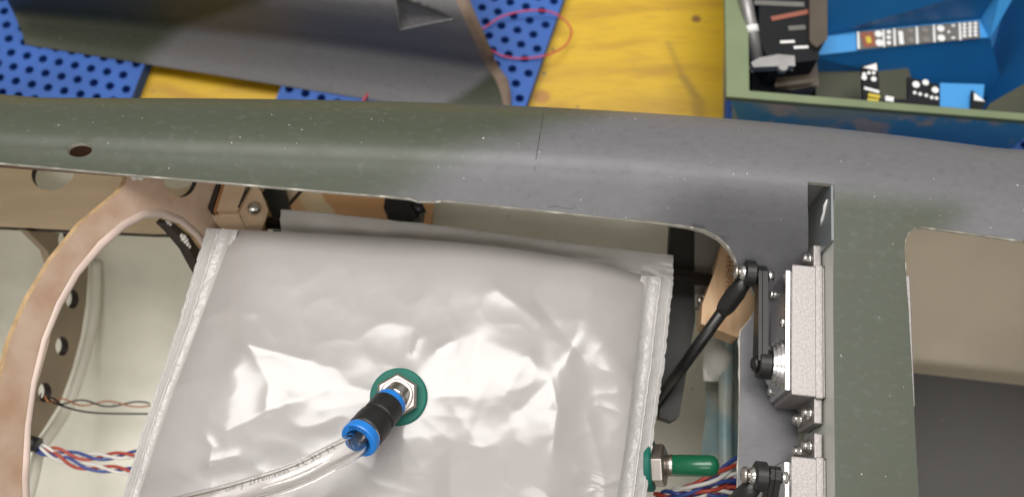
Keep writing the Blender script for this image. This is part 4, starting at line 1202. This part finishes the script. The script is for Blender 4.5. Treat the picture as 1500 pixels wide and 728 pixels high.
# flap of the back sheet that stands up behind the fold
vs = []
for i in range(60):
    s = i / 59
    for j in range(7):
        t = j / 6
        xa_ = 411 + (986 - 411) * s; yt_ = np.interp(xa_, [411, 440, 640, 800, 986], [307, 309, 330, 352, 374]); yb_ = yt_ + 44
        vs.append(P(xa_ + (0 if 0 < s < 1 else 2 * noise.noise(Vector((t * 5, s, 0)))), yt_ + (yb_ - yt_) * t + 1.2 * noise.noise(Vector((s * 30, t, 0))), -43 - 2 * t + 0.8 * noise.noise(Vector((s * 14, t * 3, 9)))))
mb = MB(); mb.grid(vs, 7, 60); mb.grid([v - E3 * 0.4 for v in vs], 7, 60)
mb.build('back_flap', 'flap', bag)
mb = MB(); mb.tube([P(412 + (986 - 412) * s, np.interp(412 + (986 - 412) * s, [411, 440, 640, 800, 986], [308, 310, 331, 353, 375]), -42.8) + Vector((0, 0.3 * noise.noise(Vector((s * 60, 0, 0))), 0)) for s in np.linspace(0, 1, 60)], 0.35, 6)
mb.build('flap_edge', 'weld', bag)

# fitting in the middle of the bag
gp = (584, 581)
def on_bag(px, py):
    best = None
    for p in front:
        q = proj(p); d = (q[0] - px) ** 2 + (q[1] - py) ** 2
        if best is None or d < best[0]: best = (d, p)
    return best[1]
gc = on_bag(*gp); zg = gc.z
gc = P(*gp, zg + 1.0)
dev = Vector((-0.02, -0.12, 1)).normalized()
gk = MB(); gk.lathe(gc - dev * 1.2, dev, [(0, 8.6), (1.6, 8.6), (2.0, 8.2), (2.0, 3)], 48); gko = gk.build('gasket', 'green_gasket', bag, sharp=30)
p = gc + Vector((4.2, 5.6, 1)); MB().ball(p - dev * 0.9, 0.7, 10).build('gasket_pip', 'white', gko)
ax = Vector((-0.50, -0.42, 0.76)).normalized()
na = gc + dev * 0.8
nut = MB(); nut.lathe(na, dev, [(0, 6.7), (3.4, 6.7), (4.0, 5.9)], 6, smooth=False); nut.lathe(na + dev * 3.9, dev, [(0, 5.0), (0.4, 4.9), (0.5, 4.2)], 30)
nut.build('hex_nut', 'nickel', bag, bevel=0.3)
st0 = na + dev * 3.5
ax = min((P(532, 637, st0.z + h) - st0 for h in np.linspace(2, 22, 81)), key=lambda d: abs(d.length - 19.2)).normalized()
print('ax', ax)
MB().lathe(st0 - ax * 1.5, ax, [(0, 4.0), (2.6, 4.0), (2.7, 3.4), (3.4, 3.4), (3.5, 3.8), (4.6, 3.8)], 30).build('stud', 'steel', bag, sharp=30)
cp = thing('tube_coupling', st0 + ax * 3, 'black and blue push-in coupling on the green gasket of the bag', 'coupling')
c0 = st0 + ax * 3.0
MB().lathe(c0, ax, [(0, 4.3), (0.3, 4.7), (2.2, 4.7), (2.4, 4.3)], 36).build('blue_collar', 'blue_plastic', cp, sharp=30)
MB().lathe(c0 + ax * 2.2, ax, [(0, 4.8), (0.3, 5.0), (5.6, 5.0), (6.0, 4.55), (7.0, 4.55), (7.5, 5.3), (9.0, 5.45), (13.2, 5.45), (13.5, 5.2)], 40).build('coupling_body', 'satin_black', cp, sharp=30)
MB().lathe(c0 + ax * 15.6, ax, [(0, 5.2), (0.6, 5.3), (0.7, 5.1)], 40).build('steel_band', 'steel', cp, sharp=30)
e0 = c0 + ax * 16.2
clr = MB(); clr.lathe(e0, ax, [(0, 5.0), (0.3, 5.5), (2.4, 5.5), (2.8, 5.2), (2.8, 3.75), (1.0, 3.7), (-3.0, 3.7)], 44, cap=False)
clo = clr.build('blue_collar', 'blue_plastic', cp, sharp=30)
u_, v_, _ = frame_of(ax)
tv, tf = text_mesh('FESTO', 1.95)
upd = (Vector((0.15, 0.8, 0.6)) - ax * Vector((0.15, 0.8, 0.6)).dot(ax)).normalized(); rt = upd.cross(ax).normalized()
vs = []
for q in tv:
    ang = q.x / 4.45; r = 4.45 + q.y
    vs.append(e0 + ax * 2.86 + rt * (r * math.sin(ang)) + upd * (r * math.cos(ang)))
mb = MB(); mb.add(vs, tf); mb.build('collar_lettering', 'dark_blue', clo)

# clear tube
tp_ = e0 + ax * 2.0
path = smooth_path([tp_ - ax * 6, tp_, tp_ + ax * 3, P(484, 671, e0.z + 6), P(440, 693, e0.z + 7), P(380, 714, e0.z + 6), P(300, 736, e0.z + 3), P(200, 757, e0.z + 1), P(60, 775, e0.z)], 8)
tube = thing('clear_tube', tp_, 'clear plastic tube with faint print curving out of the blue coupling collar', 'tube')
mb = MB(); mb.tube(path, 3.55, 28, caps=False)
inn = MB(); inn.tube(path, 2.35, 24, caps=False)
mb.add(inn.v, [f[::-1] for f in inn.f], 0, True)
mb.build('tube_wall', 'tube', tube)
# print along the tube
tv, tf = text_mesh('cm  J  2ITemveas  4 L 3U  M', 2.6)
cum = [0.0]
for i in range(1, len(path)): cum.append(cum[-1] + (path[i] - path[i - 1]).length)
s_mid = 30.0
vs = []
for q in tv:
    s = s_mid - q.x
    i = max(1, min(len(path) - 1, int(np.searchsorted(cum, s))))
    t = (s - cum[i - 1]) / (cum[i] - cum[i - 1]); p = path[i - 1].lerp(path[i], t)
    tg = (path[i] - path[i - 1]).normalized(); side = (tg.cross(Vector((0, 0.1, 1)))).normalized(); upv = side.cross(tg).normalized()
    a = (q.y) / 3.6 + 0.35
    if side.y < 0: side = -side
    vs.append(p + upv * (3.62 * math.cos(a)) + side * (3.62 * math.sin(a)))
mb = MB(); mb.add(vs, tf); mb.build('tube_lettering', 'tube_ink', tube)

# capped outlet on the right of the bag
oc = P(951, 681, -45)
oa = Vector((1, -0.05, 0.30)).normalized()
MB().lathe(oc - oa * 0.5, oa, [(0, 8.2), (1.6, 8.2), (2.0, 7.7), (2.0, 3)], 40).build('gasket', 'green_gasket', bag, sharp=30)
nut = MB(); nut.lathe(oc + oa * 1.3, oa, [(0, 6.9), (3.4, 6.9), (4.0, 6.0)], 6, smooth=False, rot=math.radians(22)); nut.build('hex_nut', 'nickel', bag, bevel=0.3)
st = MB(); st.lathe(oc + oa * 4.0, oa, [(0, 3.6), (0.5, 3.2), (0.9, 3.6), (1.4, 3.2), (1.8, 3.6), (2.3, 3.2), (2.7, 3.5), (4.5, 3.2)], 24); st.build('threaded_stud', 'nickel', bag, sharp=20)
MB().lathe(oc + oa * 6.2, oa, [(0, 2.9), (0.5, 3.35), (12.6, 3.35), (14.2, 3.0), (15.2, 2.0), (15.6, 0.6)], 32).build('end_cap', 'green_cap', bag, sharp=50)

# ================================================================== WIRES
def strands(path, n, rad, r, mats_, turns, name, parent, ph=0.0):
    path = smooth_path(path, 14); N_ = len(path)
    for k in range(n):
        out = []
        u = None
        for i, p in enumerate(path):
            t = (path[min(i + 1, N_ - 1)] - path[max(i - 1, 0)]).normalized()
            if u is None: u = frame_of(t)[0]
            u = (u - t * u.dot(t)).normalized(); v = t.cross(u)
            a = 2 * math.pi * (turns * i / (N_ - 1) + k / n) + ph
            out.append(p + u * (rad * math.cos(a)) + v * (rad * math.sin(a) * 0.7))
        mb = MB(); mb.tube(out, r, 8); mb.build(name, mats_[k % len(mats_)], parent)
three = ['rust_wire', 'white_wire', 'blue_wire']
zw = -112
wl = thing('servo_cable', P(60, 655, zw), 'two twisted red, white and blue cables leaving a black sleeve at lower left', 'cable')
strands([P(52, 654, zw), P(80, 660, zw - 2), P(120, 668, zw - 4), P(160, 668, zw - 3), P(205, 664, zw - 2)], 3, 1.15, 0.62, three, 1.9, 'wire_strand', wl)
strands([P(52, 656, zw), P(85, 669, zw - 2), P(120, 682, zw - 4), P(165, 687, zw - 4), P(205, 690, zw - 3)], 3, 1.15, 0.62, three, 1.7, 'wire_strand', wl, 1.4)
MB().cyl(P(34, 646, zw + 1), P(57, 652, zw + 1), 2.9, seg=20).build('black_sleeve', 'black', wl)
tw = thing('twisted_wire_pair', P(66, 582, -112), 'thin orange and black wire pair twisted together, from the lowest former hole', 'cable')
strands([P(58, 580, -116), P(70, 585, -111), P(95, 588, -116), P(150, 591, -122), P(220, 592, -122)], 2, 1.05, 0.33, ['orange_wire', 'panel_dark'], 3.2, 'wire_strand', tw)
mb = MB(); mb.tube(smooth_path([P(62, 582, -112), P(85, 592, -114), P(115, 601, -122), P(150, 605, -126), P(225, 606, -126)]), 0.36, 8)
tag(mb.build('black_wire', 'panel_dark'), 'single thin black wire sagging below the twisted pair', 'wire')
zw = -66
wr = thing('servo_cable', P(1040, 705, zw), 'bunch of red, white and blue wires under the green end cap', 'cable')
for q, (a, b_, c) in enumerate((((960, 735), (1035, 705), (1090, 668)), ((975, 742), (1040, 716), (1092, 690)), ((990, 735), (1045, 724), (1095, 712)), ((960, 728), (1010, 716), (1092, 700)))):
    strands([P(*a, zw - 8), P(*b_, zw - q), P(*c, zw - 4)], 3, 1.2, 0.72, three, 1.0 + 0.3 * q, 'wire_strand', wr, q * 1.1)
